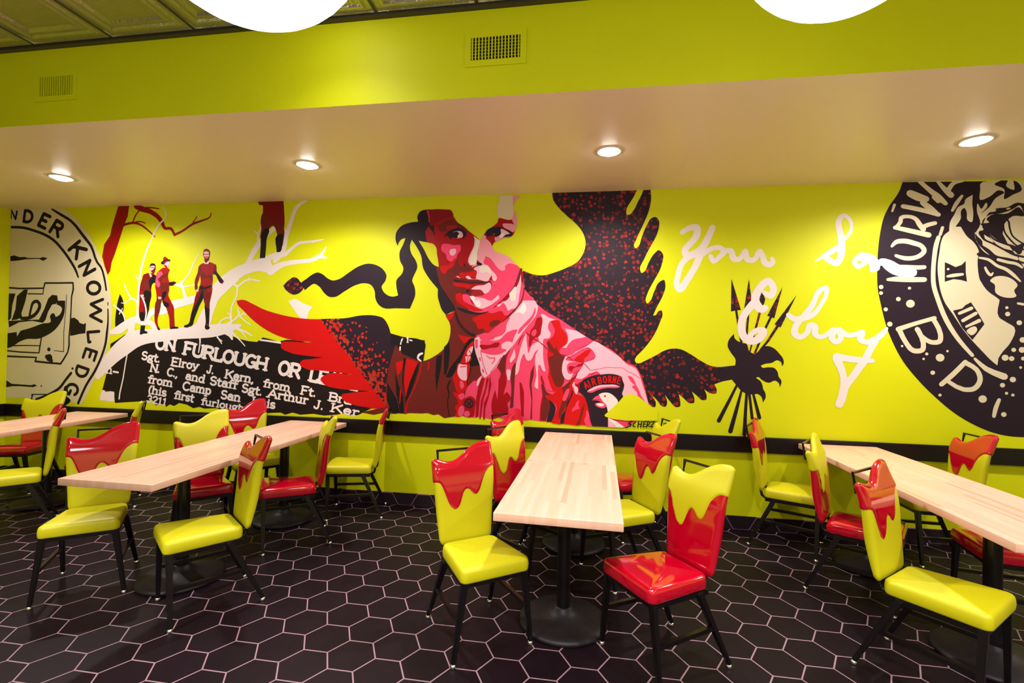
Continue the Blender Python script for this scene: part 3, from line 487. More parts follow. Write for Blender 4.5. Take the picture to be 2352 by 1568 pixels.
'figure_with_cane': '''
Ps fig2 7 -4623,2278* -4676,2271 -4712,2255 -4724,2216 -4744,2154 -4752,2061 -4750,1983 -4753,1859 -4747,1804 -4728,1758* -4679,1762 -4646,1828 -4623,1960 -4605,2030 -4611,2092 -4585,2169 -4558,2173* -4556,2247 -4592,2266
Ps black 8 -4702,2069* -4671,2092 -4618,2084 -4609,2030 -4623,1960 -4642,1844 -4671,1797 -4689,1805 -4666,1906 -4695,1999
Ps black 9 -4592,2259* -4556,2247* -4558,2173 -4589,2166 -4610,2115 -4617,2077 -4664,2154 -4630,2208
Ps maroon 10 -4710,2216 -4666,2216 -4628,2123 -4622,2080 -4671,2092 -4706,2076 -4718,2154
Ps fig1 11 -4755,2069 -4715,2084 -4705,2045 -4741,2030
Ps fig1 8 -4744,1983 -4713,1999 -4702,1937 -4709,1859 -4736,1859 -4746,1921
P black 7 -4727,1711* -4673,1712* -4678,1658 -4640,1643 -4644,1626 -4693,1623 -4719,1612 -4737,1618
Ps black 9 -4748,1835 -4709,1859 -4681,1828 -4688,1774 -4724,1762 -4742,1789
P pinkl 10 -4646,2286* -4632,2286 -4605,2247* -4609,2232 -4626,2232*
Ps fig2 11 -4634,2356 -4626,2371 -4595,2380 -4568,2367 -4561,2340 -4566,2301 -4587,2262 -4619,2294 -4633,2309
Ps pinkl 12 -4632,2340 -4603,2352 -4572,2348 -4576,2328 -4593,2313 -4611,2301 -4628,2305
Ss fig2 13 -4625,2334,6.6 -4576,2331,6.6
Ps black 13 -4628,2352 -4622,2371 -4595,2377 -4571,2367 -4565,2347 -4599,2362
Ps white 12 -4741,2041* -4701,2042* -4702,2014 -4731,2013
Ss white 12 -4713,2010,16.6 -4680,1937,18.3 -4664,1867,18.3 -4667,1805,16.6 -4679,1766,11.6
Ss pink 13 -4705,2022,11.7 -4684,1999,8.3
''',
'figure_in_hat': '''
Ps fig1 12 -4475,2331* -4509,2308 -4544,2278 -4555,2216 -4562,2138 -4546,2061 -4540,2007 -4555,1907 -4561,1814 -4555,1752 -4531,1698* -4508,1668* -4486,1668* -4519,1729 -4521,1791 -4496,1868 -4482,1969 -4469,2000 -4437,1938 -4404,1861 -4385,1808 -4373,1700* -4368,1677* -4264,1690* -4273,1701 -4312,1701* -4324,1831 -4331,1916 -4372,1984 -4401,2046 -4389,2092 -4390,2138 -4355,2138 -4304,2169* -4321,2181 -4391,2177* -4405,2215 -4407,2269 -4386,2308* -4413,2327
Ps maroon 13 -4505,2177 -4461,2169 -4400,2169 -4394,2123 -4423,2061 -4468,2092 -4479,2015 -4482,1969 -4522,1830 -4547,1791 -4557,1845 -4539,1984 -4518,2007 -4483,2030 -4494,2092
Ps black 14 -4467,2069 -4423,2077 -4431,2023 -4456,1984 -4385,1946 -4397,1907 -4436,1915 -4464,1961 -4474,2015
P black 14 -4395,2173* -4321,2177* -4304,2169 -4355,2142 -4386,2138
P black 13 -4368,1677* -4351,1697 -4312,1705* -4268,1698 -4264,1686
P black 13 -4526,1683* -4514,1702* -4484,1668 -4504,1662
Ps pink 14 -4535,2285 -4482,2285 -4472,2258 -4498,2231 -4533,2216 -4500,2154 -4513,2123 -4539,2131 -4559,2185 -4547,2239
Ps maroon 15 -4490,2247 -4446,2262 -4407,2277 -4419,2239 -4471,2216 -4497,2177 -4514,2185
Ps pinkl 14 -4523,2015 -4483,2016 -4483,2000 -4513,1996
Ps fig1 13 -4468,2393 -4424,2412 -4397,2393 -4401,2354 -4417,2327 -4457,2347
Ps pinkl 14 -4424,2393 -4399,2396 -4401,2354 -4417,2331 -4427,2354 -4458,2362 -4449,2374
P black 15 -4498,2370* -4494,2393 -4468,2409 -4425,2424 -4385,2416* -4389,2396 -4429,2412 -4459,2393 -4471,2366
Ps fig1 16 -4472,2409* -4469,2439 -4447,2449 -4425,2435 -4411,2423 -4433,2422
''',
'figure_in_sweater': '''
Ps fig1 7 -3982,2378* -4016,2366 -4041,2344 -4052,2283 -4084,2199 -4085,2138 -4077,2092* -4059,2092* -4057,2146 -4037,2199 -4025,2252* -4015,2184* -4022,2138* -3882,2138* -3874,2183 -3876,2255* -3851,2255 -3807,2213 -3764,2153* -3739,2183* -3800,2251 -3831,2289 -3836,2342 -3871,2373 -3914,2385
Ps fig2 8 -3869,2305 -3845,2365 -3834,2335 -3831,2289 -3800,2247 -3739,2183* -3764,2159* -3842,2251 -3868,2267
Ps black 9 -3869,2289 -3835,2285 -3800,2244 -3756,2179 -3768,2164 -3842,2255
Ps maroon 8 -4040,2328 -4015,2351 -4014,2290 -4038,2245 -4058,2184 -4060,2100 -4077,2100 -4080,2153 -4071,2199 -4052,2275
Ps maroon 9 -3996,2290 -3944,2244 -3885,2259 -3879,2198 -3926,2221 -3977,2214 -4016,2229
Ps fig2 9 -4022,2142* -3877,2142* -3876,2077 -3887,2024 -3902,1948 -3900,1865* -3934,1865* -3955,1880 -3961,1948 -3985,2016 -4021,1940 -4045,1872 -4077,1810 -4092,1734* -4136,1745* -4129,1795 -4105,1894 -4090,1947 -4075,2024 -4034,2108
Ps black 10 -3983,2108 -3968,2024 -3980,2001 -4021,1933 -4053,1856 -4077,1795 -4101,1719* -4160,1695* -4199,1698* -4200,1711 -4153,1733 -4128,1772 -4113,1848 -4088,1902 -4039,1986
Ps black 10 -3957,1940* -3926,1903 -3900,1895* -3902,1797 -3904,1713* -3893,1698 -3916,1677 -3946,1683 -3943,1758 -3955,1872
Ps maroon 11 -3966,2123 -3941,2123 -3938,2016 -3910,1941 -3922,1903 -3961,1948 -3976,2016
Ps fig1 12 -3932,2123 -3881,2123 -3888,2077 -3922,2070
P fig1 11 -3934,1740* -3909,1738* -3912,1717 -3930,1721
Ps black 13 -4031,2130 -3958,2123 -3882,2138 -3890,2126 -3957,2104 -4030,2111
Ps pinkl 11 -4075,2088 -4051,2096 -4035,2081 -4050,2069 -4068,2073
Ps fig1 12 -4063,2066 -4038,2077 -4037,2054 -4054,2047
Ps fig2 7 -3993,2492 -3986,2515 -3956,2527 -3926,2514 -3912,2483 -3917,2449 -3923,2411 -3931,2388 -3969,2385 -3979,2427 -3993,2458
Ps pinkl 8 -3985,2492 -3955,2501 -3929,2491 -3923,2464 -3932,2442 -3954,2450 -3975,2442 -3986,2465
Ss fig2 9 -3984,2471,8.1 -3954,2466,6.4 -3923,2472,8.0
Ps pink 9 -3973,2442 -3932,2442 -3939,2419 -3957,2412 -3970,2423
Ss black 10 -3974,2423,11.3 -3949,2415,9.7 -3932,2428,8.0
P white 11 -3984,2390* -3952,2377* -3923,2407* -3926,2373 -3947,2364 -3956,2377 -3964,2364 -3977,2372
''',
'figure_at_ceiling': '''
Ps fig2 7 -3371,3005* -3083,3005* -3073,2914 -3069,2729 -3079,2668 -3122,2731 -3174,2762 -3199,2771 -3241,2733 -3294,2811 -3313,2905 -3318,2967 -3358,2976
Ps maroon 8 -3313,2889 -3209,2810 -3107,2776 -3072,2730 -3072,2606 -3092,2530 -3142,2515 -3140,2638 -3199,2755 -3240,2717 -3263,2609 -3279,2579 -3326,2610 -3326,2735 -3336,2797
Ps black 9 -3266,2733 -3240,2717 -3263,2617 -3266,2548 -3275,2424* -3335,2420* -3329,2548 -3324,2657 -3291,2718
Ps black 9 -3146,2654 -3087,2668 -3085,2576 -3108,2484 -3145,2481*
''',
'ribbon': '''
Ps dark 7 -2858,2171 -2809,2206 -2745,2251 -2688,2271 -2630,2251 -2580,2213 -2523,2190 -2451,2205 -2356,2265 -2245,2331 -2151,2356 -2072,2345 -1992,2300 -1952,2233 -1966,2181 -2001,2129 -1979,2077 -1932,2040 -1877,2029 -1828,2041* -1848,2129 -1849,2188 -1789,2262 -1779,2306 -1815,2380 -1821,2469 -1787,2542 -1763,2604* -1804,2594 -1834,2557 -1844,2528* -1866,2588 -1860,2661 -1814,2720 -1723,2755 -1638,2763* -1647,2812 -1618,2863 -1557,2879 -1481,2877* -1462,2698* -1458,2523* -1487,2554* -1566,2563 -1630,2577* -1572,2488 -1525,2401 -1457,2330 -1417,2317* -1400,2303* -1365,2206 -1329,2109 -1262,2044 -1194,1959 -1193,1895* -1281,1883 -1339,1854* -1381,1904 -1404,1963 -1422,2023 -1424,2103* -1522,2217 -1580,2315 -1599,2424 -1652,2522 -1699,2588* -1718,2526 -1701,2453 -1653,2379 -1637,2320 -1666,2246 -1687,2188 -1663,2129 -1654,2041 -1675,1982 -1705,1912* -1843,1915 -1984,1919 -2031,1951 -2064,2010 -2074,2085 -2114,2144 -2178,2162 -2273,2144 -2399,2077 -2495,2024 -2560,2027 -2609,2062 -2668,2130 -2726,2157 -2775,2130 -2823,2092*
Ps speck 8 -3065,2138* -3008,2191 -2942,2225 -2900,2206 -2871,2173 -2838,2168* -2837,2115 -2889,2061 -2938,2046 -2988,2061 -3039,2099
''',
'raised_wing': '''
Ps speck 1 -332,3005* -323,2942 -272,2867 -188,2782 -105,2708 -47,2634 -15,2531 -34,2438 -88,2356 -180,2305 -282,2264 -406,2232 -511,2245 -591,2277* -647,2161* -591,1993* -430,1838* -4,1595* 239,1447* 162,1480* 334,1398* 423,1352* 471,1267* 510,1153* 567,1065* 600,1042 628,1039 636,1063 598,1147* 645,1101 692,1048 719,1045 733,1076 713,1151* 764,1086 810,1045 842,1051 846,1099 831,1162* 873,1128 928,1085 963,1089 967,1122 944,1189* 990,1151 1035,1115 1066,1121 1070,1154 1051,1209* 1105,1178 1150,1180 1154,1212 1133,1259* 1210,1289 1276,1309 1307,1315* 1305,1429* 1191,1414 1102,1421 1021,1462 921,1525 848,1562 785,1570 703,1549 621,1500 529,1450 487,1430 459,1432 445,1458 458,1492* 533,1575 609,1686 661,1808 681,1878 669,1911 645,1903 621,1867 599,1865* 625,1928 682,2048 703,2129 689,2186 651,2169 604,2078 566,1988 545,1973 532,1998 545,2058 602,2179 649,2269 672,2340 676,2420 641,2456 598,2421 551,2341 513,2260 493,2250 478,2281 511,2371 568,2492 615,2582 638,2662 637,2723 608,2757 574,2749 536,2694 488,2574 460,2493 436,2475 421,2494 440,2554 506,2705 548,2816 566,2916 560,3005* 495,3005* 487,2979 454,2909 406,2814 377,2784 352,2785 347,2810 409,2941 440,3005*
''',
'claw_with_arrows': '''
Ps dark 2 1191,1414* 1305,1431* 1309,1478 1268,1542 1241,1597 1249,1653 1293,1710* 1297,1673 1324,1645 1355,1632 1399,1619 1412,1582* 1417,1563 1439,1545 1456,1536* 1482,1546 1521,1593 1572,1606 1624,1586 1667,1541 1698,1496 1703,1459 1690,1431* 1681,1468 1651,1484 1608,1461 1540,1446 1518,1432 1527,1418 1575,1421 1626,1416 1657,1375 1661,1348 1687,1303 1673,1246* 1666,1284 1636,1306 1585,1286 1524,1312 1498,1334 1482,1329 1516,1298 1533,1262 1538,1234 1556,1198 1561,1161 1538,1113* 1526,1160 1491,1186 1465,1181 1404,1185 1369,1201 1312,1264 1279,1305* 1210,1289* 1184,1283* 1156,1353
S speck 3 1307,1915,18.1 1327,1794,19.9 1355,1627,19.8
S speck 3 1412,1925,18.0 1403,1804,18.0 1396,1674,18.0
S speck 3 1529,1990,19.7 1500,1884,19.7 1471,1759,17.9 1426,1554,12.6
S speck 3 1595,1862,19.6 1545,1750,19.6 1465,1538,17.9
S speck 3 1646,1775,23.1 1572,1649,21.4 1491,1542,16.1
P speck 4 1264,2195 1347,1920 1306,1915 1264,1905
P speck 4 1409,2194 1433,2009 1425,1919 1395,1919 1371,1915
P speck 4 1519,2084 1546,2014 1537,1974 1497,1986 1500,2029
P speck 4 1686,2122 1621,1847 1603,1856 1563,1871
P speck 5 1799,2051 1674,1769 1649,1779 1624,1797
S dark 2 1321,1255,19.8 1257,1113,27.1 1175,938,34.5
S dark 2 1361,1210,18.0 1319,1032,30.6 1273,849,37.9
S dark 2 1404,1188,23.3 1396,1017,26.9 1390,827,34.1
S dark 2 1426,1184,21.5 1452,973,25.0
S dark 2 1458,1185,19.7 1511,979,32.1
''',
'spread_wing': '''
Ps redwing 8 -3589,1982* -3521,1993 -3408,1952 -3287,1898 -3134,1853 -2949,1817 -2734,1799 -2554,1805 -2361,1814 -2234,1838 -2060,1840 -1981,1818 -1925,1745 -1897,1667* -1776,1636* -1545,1603* -1556,1413* -1823,966* -1899,927* -2008,922 -2134,925 -1923,945* -2118,933 -2309,963 -2390,1005 -2399,1047 -2344,1062 -2083,1094* -2281,1098 -2441,1108 -2604,1156 -2629,1200 -2598,1231 -2276,1248* -2429,1266 -2639,1283 -2787,1294 -2863,1345 -2839,1376 -2740,1394 -2602,1415* -2807,1430 -2973,1457 -3075,1516 -3068,1555 -2976,1567 -2810,1562 -2723,1568* -2943,1583 -3179,1653 -3386,1774 -3509,1881 -3580,1951
P maroon 9 -2259,861* -1915,948* -1807,937* -1821,878* -1930,892* -2054,861* -2180,879*
''',
'portrait/uniform': '''
Ps hot 10 -1343,1851* -1237,1892* -1249,1931* -1215,1916 -1104,1863 -996,1880 -888,1918* -607,2277* -584,2182* -577,2103* -518,2035* -497,2025 -475,1973* -432,1942* -369,1892* -246,1827* -69,1708* 73,1623* 234,1549 374,1433 448,1403 491,1339 523,1255 567,1085* 620,1012* 456,898* 362,838* 288,842* 214,844* 139,857* 86,844* 21,858* -76,848* -142,856* -229,845* -318,863* -406,867* -484,875* -585,865* -664,884* -743,869* -812,887* -880,867* -973,888* -1030,874* -1124,887* -1205,890* -1276,870* -1334,858* -1394,894* -1442,884* -1502,901* -1561,895* -1682,894* -1742,885* -1815,888* -1876,878* -1922,983* -1932,1157 -1910,1309 -1877,1450 -1842,1556* -1767,1464* -1584,1399* -1536,1408 -1453,1448 -1360,1518 -1308,1599 -1290,1680 -1294,1760
Ps maroon 11 -1343,1851* -1237,1892* -1241,1924 -1225,1896* -1190,1792 -1114,1705 -1056,1658 -1023,1643* -1056,1634* -1003,1436* -967,1286* -1104,1178* -1127,1130* -1149,954* -1229,878* -1276,870* -1334,858* -1394,894* -1442,884* -1502,901* -1561,895* -1682,894* -1742,885* -1815,888* -1876,878* -1922,983* -1932,1157 -1910,1309 -1877,1450 -1842,1556* -1767,1464* -1584,1399* -1536,1408 -1453,1448 -1360,1518 -1308,1599 -1290,1680 -1294,1760
P black 12 -1920,1181 -1869,1101 -1818,1022 -1785,889 -1864,881 -1922,1018
P black 13 -1843,1288* -1823,1230 -1790,1127 -1752,1047* -1742,885* -1785,889* -1799,987 -1825,1068
P black 14 -1760,1429 -1730,1424 -1755,1290 -1747,1105 -1739,1001 -1768,1220
P black 15 -1590,1393 -1612,1294 -1663,1131 -1726,967 -1731,1036 -1688,1200 -1631,1340
P red 15 -1838,1381* -1760,1406* -1764,1336 -1793,1278 -1817,1260*
P red 16 -1730,1424* -1614,1398* -1631,1340 -1688,1200 -1728,1048 -1749,1198
Ss red 16 -1724,886,14.2 -1714,991,10.7 -1650,1120,10.6 -1588,1295,10.6 -1578,1387,8.2
Ss red 14 -1781,1116,11.9 -1788,988,9.5
Ss red 12 -1500,1389,14.1 -1504,1320,9.4
P black 12 -1424,1448* -1368,1472* -1377,1346 -1401,1208 -1420,1116 -1432,1287
P black 12 -1351,1541* -1298,1598* -1291,1494 -1301,1365 -1328,1268* -1345,1284*
Ps red 12 -1212,1668* -1146,1649 -1080,1642 -1047,1634 -1104,1609 -1153,1581* -1187,1624
Ps red 12 -1340,1839* -1250,1896* -1273,1832 -1310,1795*
Ps black 13 -1047,1634* -1080,1634 -1144,1561 -1184,1480 -1280,1350 -1328,1252* -1278,1253 -1230,1327 -1182,1416 -1135,1513 -1079,1578
Ps black 14 -1059,1610* -1045,1531 -1019,1444 -989,1373* -1026,1372* -1075,1363 -1100,1402 -1077,1466 -1062,1546
Ps red 15 -1079,1594* -1055,1610* -1062,1546 -1085,1466 -1076,1442 -1108,1394 -1182,1392* -1151,1481 -1119,1545
Ps pinkl 16 -1103,1530 -1066,1558 -1073,1498 -1085,1478 -1114,1465 -1122,1481
P pinkl 16 -1138,1457* -1085,1458* -1100,1418 -1129,1397
Ss red2 17 -1102,1514,8.1 -1077,1482,6.5
Ss red2 17 -1109,1450,6.5 -1117,1410,6.5
Ps red 15 -1211,1383 -1149,1381 -1100,1386 -1090,1306 -1097,1227 -1116,1170 -1136,1130 -1164,1089 -1209,1111 -1235,1174 -1254,1270 -1222,1311
Ps pinkl 16 -1194,1388* -1173,1380 -1120,1377* -1119,1306 -1128,1226 -1162,1229 -1209,1287 -1210,1343
Ss pink 17 -1181,1356,13.0 -1132,1361,14.6
Ps pink 16 -1179,1224 -1154,1209 -1145,1169 -1169,1144 -1186,1176
Ps red 16 -1251,1110 -1176,1088 -1142,1050 -1149,954 -1172,881 -1229,882 -1214,927 -1231,958 -1199,1008
Ss black 18 -1083,1370,11.3 -1090,1298,9.7 -1109,1226,9.7 -1112,1170,6.5
Ss black 12 -1282,1221,14.7 -1306,1164,16.3 -1291,1084,11.4 -1303,1036,9.8 -1283,876,11.4
Ps red2 19 -1104,1178* -967,1286* -1015,1229 -1063,1188
Ps hot 20 -1112,1162* -1031,1228 -1006,1197* -1013,1118 -1020,1054 -1061,1076 -1119,1098
Ps hot 17 -1200,1079 -1143,1101 -1138,1066 -1175,1040
Ps red2 21 -1146,1041 -1069,1076 -1032,1045 -1034,966 -1049,886 -1098,876 -1147,890 -1157,969
Ps pink 22 -1132,930 -1091,932 -1082,900 -1114,879 -1139,898
Ps pink 22 -1166,985 -1153,985 -1168,881 -1184,880
D dark 22 -1092,1008,46.8
D maroon 23 -1092,1008,33.9
Ss dark 24 -1113,1023,9.7 -1075,988,9.7
Ss dark 24 -1076,1028,9.7 -1104,986,9.7
Ps pinkl 20 -1047,1634* -1007,1651* -990,1619 -941,1608 -861,1625* -750,1702* -743,1757 -720,1829 -673,1892 -580,1995* -477,1995* -445,1941* -459,1870 -544,1752 -637,1625 -698,1529 -777,1441 -855,1336 -942,1255* -976,1294 -993,1373 -1045,1523 -1051,1594
Ps white 21 -665,1877* -603,1948 -588,1995* -571,1964 -555,1917 -586,1869 -625,1885
Ps hot 22 -472,1937* -499,1862 -576,1775 -630,1704 -630,1680 -575,1736 -513,1799 -468,1902
Ps hot 21 -879,1732 -799,1796 -712,1833 -743,1765 -750,1702 -813,1654 -894,1660 -862,1693
Ps hot 22 -998,1611* -893,1613 -812,1622 -733,1694 -638,1719 -669,1648 -684,1601 -779,1567 -787,1544 -738,1529 -794,1488 -890,1478 -980,1500*
Ps red2 23 -1001,1563 -892,1573 -860,1590 -804,1591 -811,1563 -891,1542 -980,1532
Ps pinkl 23 -861,1633 -781,1646 -828,1622 -860,1613
Ps pinkl 23 -787,1575 -692,1600 -683,1569 -731,1549 -779,1540
Ss hot 22 -930,1469,8.0 -897,1446,11.2 -849,1447,11.2 -864,1407,9.6 -880,1391,6.4
Ss pink 23 -988,1516,8.0 -961,1389,6.4 -923,1291,9.6
Ss hot 21 -1031,1611,27.4 -1029,1547,24.2
Ss hot 24 -995,1444,14.5 -990,1420,12.9
Ss hot 24 -964,1334,17.7 -956,1310,14.4
Ss hot 22 -887,1312,9.6 -824,1393,8.0 -793,1449,11.1
Ps red2 24 -652,1601* -777,1441 -823,1361 -790,1314 -813,1227 -843,1139 -873,1004 -854,870* -711,947 -721,1025* -690,1065 -731,1127 -754,1103 -732,1221 -743,1363 -729,1474 -675,1569
Ps maroon 25 -753,1481 -808,1393 -799,1330 -782,1307 -744,1426
P red2 21 -975,1254* -942,1255* -957,1183 -987,1055 -1000,888* -1024,879* -1024,1054 -998,1198
P red2 22 -926,1255* -902,1256* -924,1152 -954,1040 -965,961 -975,865* -987,865* -975,1040 -940,1152
P red2 23 -894,1280* -876,1193 -906,1058 -933,962 -935,859* -951,866* -946,1017 -907,1105 -901,1201
Ps hot 25 -831,1345 -813,1266 -811,1140 -817,1053* -844,1163 -869,1241 -886,1288
Ps pinkl 25 -727,1344 -703,1344 -701,1242* -721,1241*
Ps pinkl 25 -663,1542* -653,1460 -696,1404* -704,1419 -682,1490
Ps pinkl 24 -967,1286* -1015,1229 -1022,1181* -1006,1178* -983,1238
Ps maroon 26 -656,1412* -648,1397 -654,1287 -659,1145 -664,988* -696,979* -684,1168 -694,1286 -679,1365
P red2 11 -609,1225* -589,1218 -564,1133 -562,1015 -564,906* -584,905* -598,1053
P maroon 21 -474,1393* -476,1292 -495,1213 -485,1096 -485,885* -500,885* -492,1057 -514,1212 -504,1322
Ps red2 23 -574,1681* -605,1626 -628,1570 -620,1617 -597,1657
Ps pinkl 27 -551,1697* -549,1626 -540,1556 -531,1501 -493,1580 -432,1628 -440,1652 -410,1738 -404,1832 -420,1867 -397,1867 -349,1840 -256,1810* -333,1801 -347,1731 -323,1685 -338,1645 -385,1637 -391,1559 -389,1458 -364,1334* -379,1333 -419,1395 -431,1168* -455,1175 -449,1292 -460,1487 -438,1535 -461,1518 -514,1431 -538,1431 -571,1493 -601,1429 -631,1303 -650,1287* -648,1365 -618,1492 -589,1602
Ps red2 28 -443,1839 -416,1839 -410,1754 -432,1660 -479,1643 -501,1588 -517,1557 -519,1682 -512,1713 -481,1753
Ps hot 29 -496,1706 -465,1726 -456,1698 -479,1659 -503,1674
Ps red 28 -318,1801 -248,1810 -224,1740 -176,1679 -171,1609 -213,1562 -236,1546 -235,1500* -196,1485 -202,1408 -208,1299 -206,1206 -260,1158 -291,1149* -338,1218 -333,1373 -351,1490 -344,1560 -361,1606 -307,1654 -285,1732 -301,1763
Ps maroon 29 -253,1631* -282,1545 -330,1607* -345,1614 -344,1552 -305,1514 -289,1491 -335,1467 -326,1373 -300,1265 -245,1190 -210,1206 -210,1407 -196,1485 -235,1500 -259,1530
Ps red2 30 -402,1294 -378,1271 -377,1201 -345,1140 -290,1118 -222,1190 -213,1144 -297,1103 -360,1116 -335,1024 -394,874* -410,873* -405,1021 -384,1154
Ps maroon 31 -393,1216 -377,1201 -360,1147 -305,1118 -360,1108 -320,1047 -311,1017 -356,875* -387,874* -404,943 -383,1076
Ps hot 32 -394,1302 -347,1280 -323,1218 -291,1149* -345,1163 -369,1217
Ps red 33 -222,1190* -211,1190* -141,1240 -119,1288* -83,1265 -106,1241 -117,1211 -87,1129* -57,1124 -5,1103 26,1045 75,847* -18,849* -64,841* -194,853* -229,846* -300,855* -262,1028 -334,1067* -352,1108 -293,1122 -247,1171
Ps dark 34 -328,1071* -292,1045 -267,1004 -269,957 -300,866* -348,864* -331,937 -315,997
Ps dark 34 -117,1187* -108,1146 -138,1062 -161,1002 -177,931 -188,854* -220,855* -213,924 -172,984 -162,1044 -128,1116
Ps maroon 35 -211,1184* -142,1246 -90,1300* -33,1390* -27,1379 -84,1289 -130,1240 -141,1210 -139,1122 -173,1014 -213,929 -230,893 -237,946 -214,1030 -198,1090 -199,1155
Ps hot 36 -146,1183 -146,1133 -174,1067* -197,1066 -187,1132 -164,1174
Ps hot 36 -51,1077 -56,1030 -44,1001 -78,988 -113,966* -108,999 -91,1017 -68,1065
P maroon 37 5,1059* -14,961 -36,878 -35,860 -64,841 -73,858 -48,901 -26,996
Ps hot 38 21,989 39,963 51,893 72,841* 23,839* -1,891 13,933
Ps red2 36 -83,1265* -48,1248 -41,1184 -52,1148 -82,1183 -88,1224
Ps pinkl 37 -117,1211* -100,1247* -92,1241* -94,1218 -64,1189 -64,1148 -75,1130 -87,1141 -99,1182
Ps pinkl 30 -191,1737* -79,1714* 4,1663* -43,1650 -125,1625 -165,1577 -176,1554* -218,1558* -171,1595 -160,1654
Ps pinkl 38 74,1625* 115,1611* 306,1486* 376,1418 455,1379 484,1328 508,1259 543,1156 573,1059* 494,1056* 341,1080* 335,1138 350,1231 326,1295 263,1322 148,1313 119,1341* 119,1365 67,1352 -8,1285 -60,1269 -83,1280* -67,1325 -27,1385 -10,1426* 31,1439 88,1470 91,1488 64,1540* 28,1563 -12,1556 -87,1513 -134,1483 -169,1470 -181,1452 -133,1435 -86,1436* -27,1426 -156,1405 -167,1363 -143,1317 -105,1324* -142,1263 -177,1268 -202,1303 -209,1404 -181,1476 -88,1525 -12,1562
Ps hot 39 -232,1540 -170,1553* -125,1625 4,1657* 62,1628* 5,1586 -65,1555 -122,1495 -157,1485 -229,1498
Ps red 40 55,1546* 24,1492 -10,1450 -16,1432 -86,1436* -98,1442 -40,1502 29,1545
Ps hot 41 55,1546* 76,1517 94,1482 65,1458 -4,1432* -10,1450 30,1498
Ps hot 39 -162,1405 -98,1430 -16,1426* -27,1385 -84,1336 -119,1323 -143,1317* -167,1369
Ps red2 40 -150,1382 -121,1391 -97,1383 -62,1407 -13,1420* -27,1396 -91,1377 -114,1359 -120,1341 -143,1346
Ps hot 41 -89,1277* -7,1279 33,1321 125,1353* 125,1324* 33,1292 -36,1249 -83,1224 -95,1253
P pinkl 42 44,1348* 125,1365* 125,1342* 96,1341 44,1325*
Ss red2 43 56,1316,8.2 107,1347,5.8
Ss red2 43 -551,1697,6.3 -503,1651,7.8 -439,1617,7.0 -384,1575,7.0 -320,1521,6.2 -227,1496,6.2 -169,1485,5.3 -110,1442,5.3 -27,1426,5.9 8,1397,5.9 44,1357,5.3
Ss hot 44 49,1357,4.1 124,1368,4.1 188,1385,4.1 274,1383,4.0 342,1382,4.0 388,1349,4.0 434,1332,4.0 491,1293,4.0
Ps hot 45 389,1314 411,1309 446,1269 458,1235 487,1183 504,1138 539,1087* 494,1097 464,1171 424,1222 446,1228 412,1262
''',
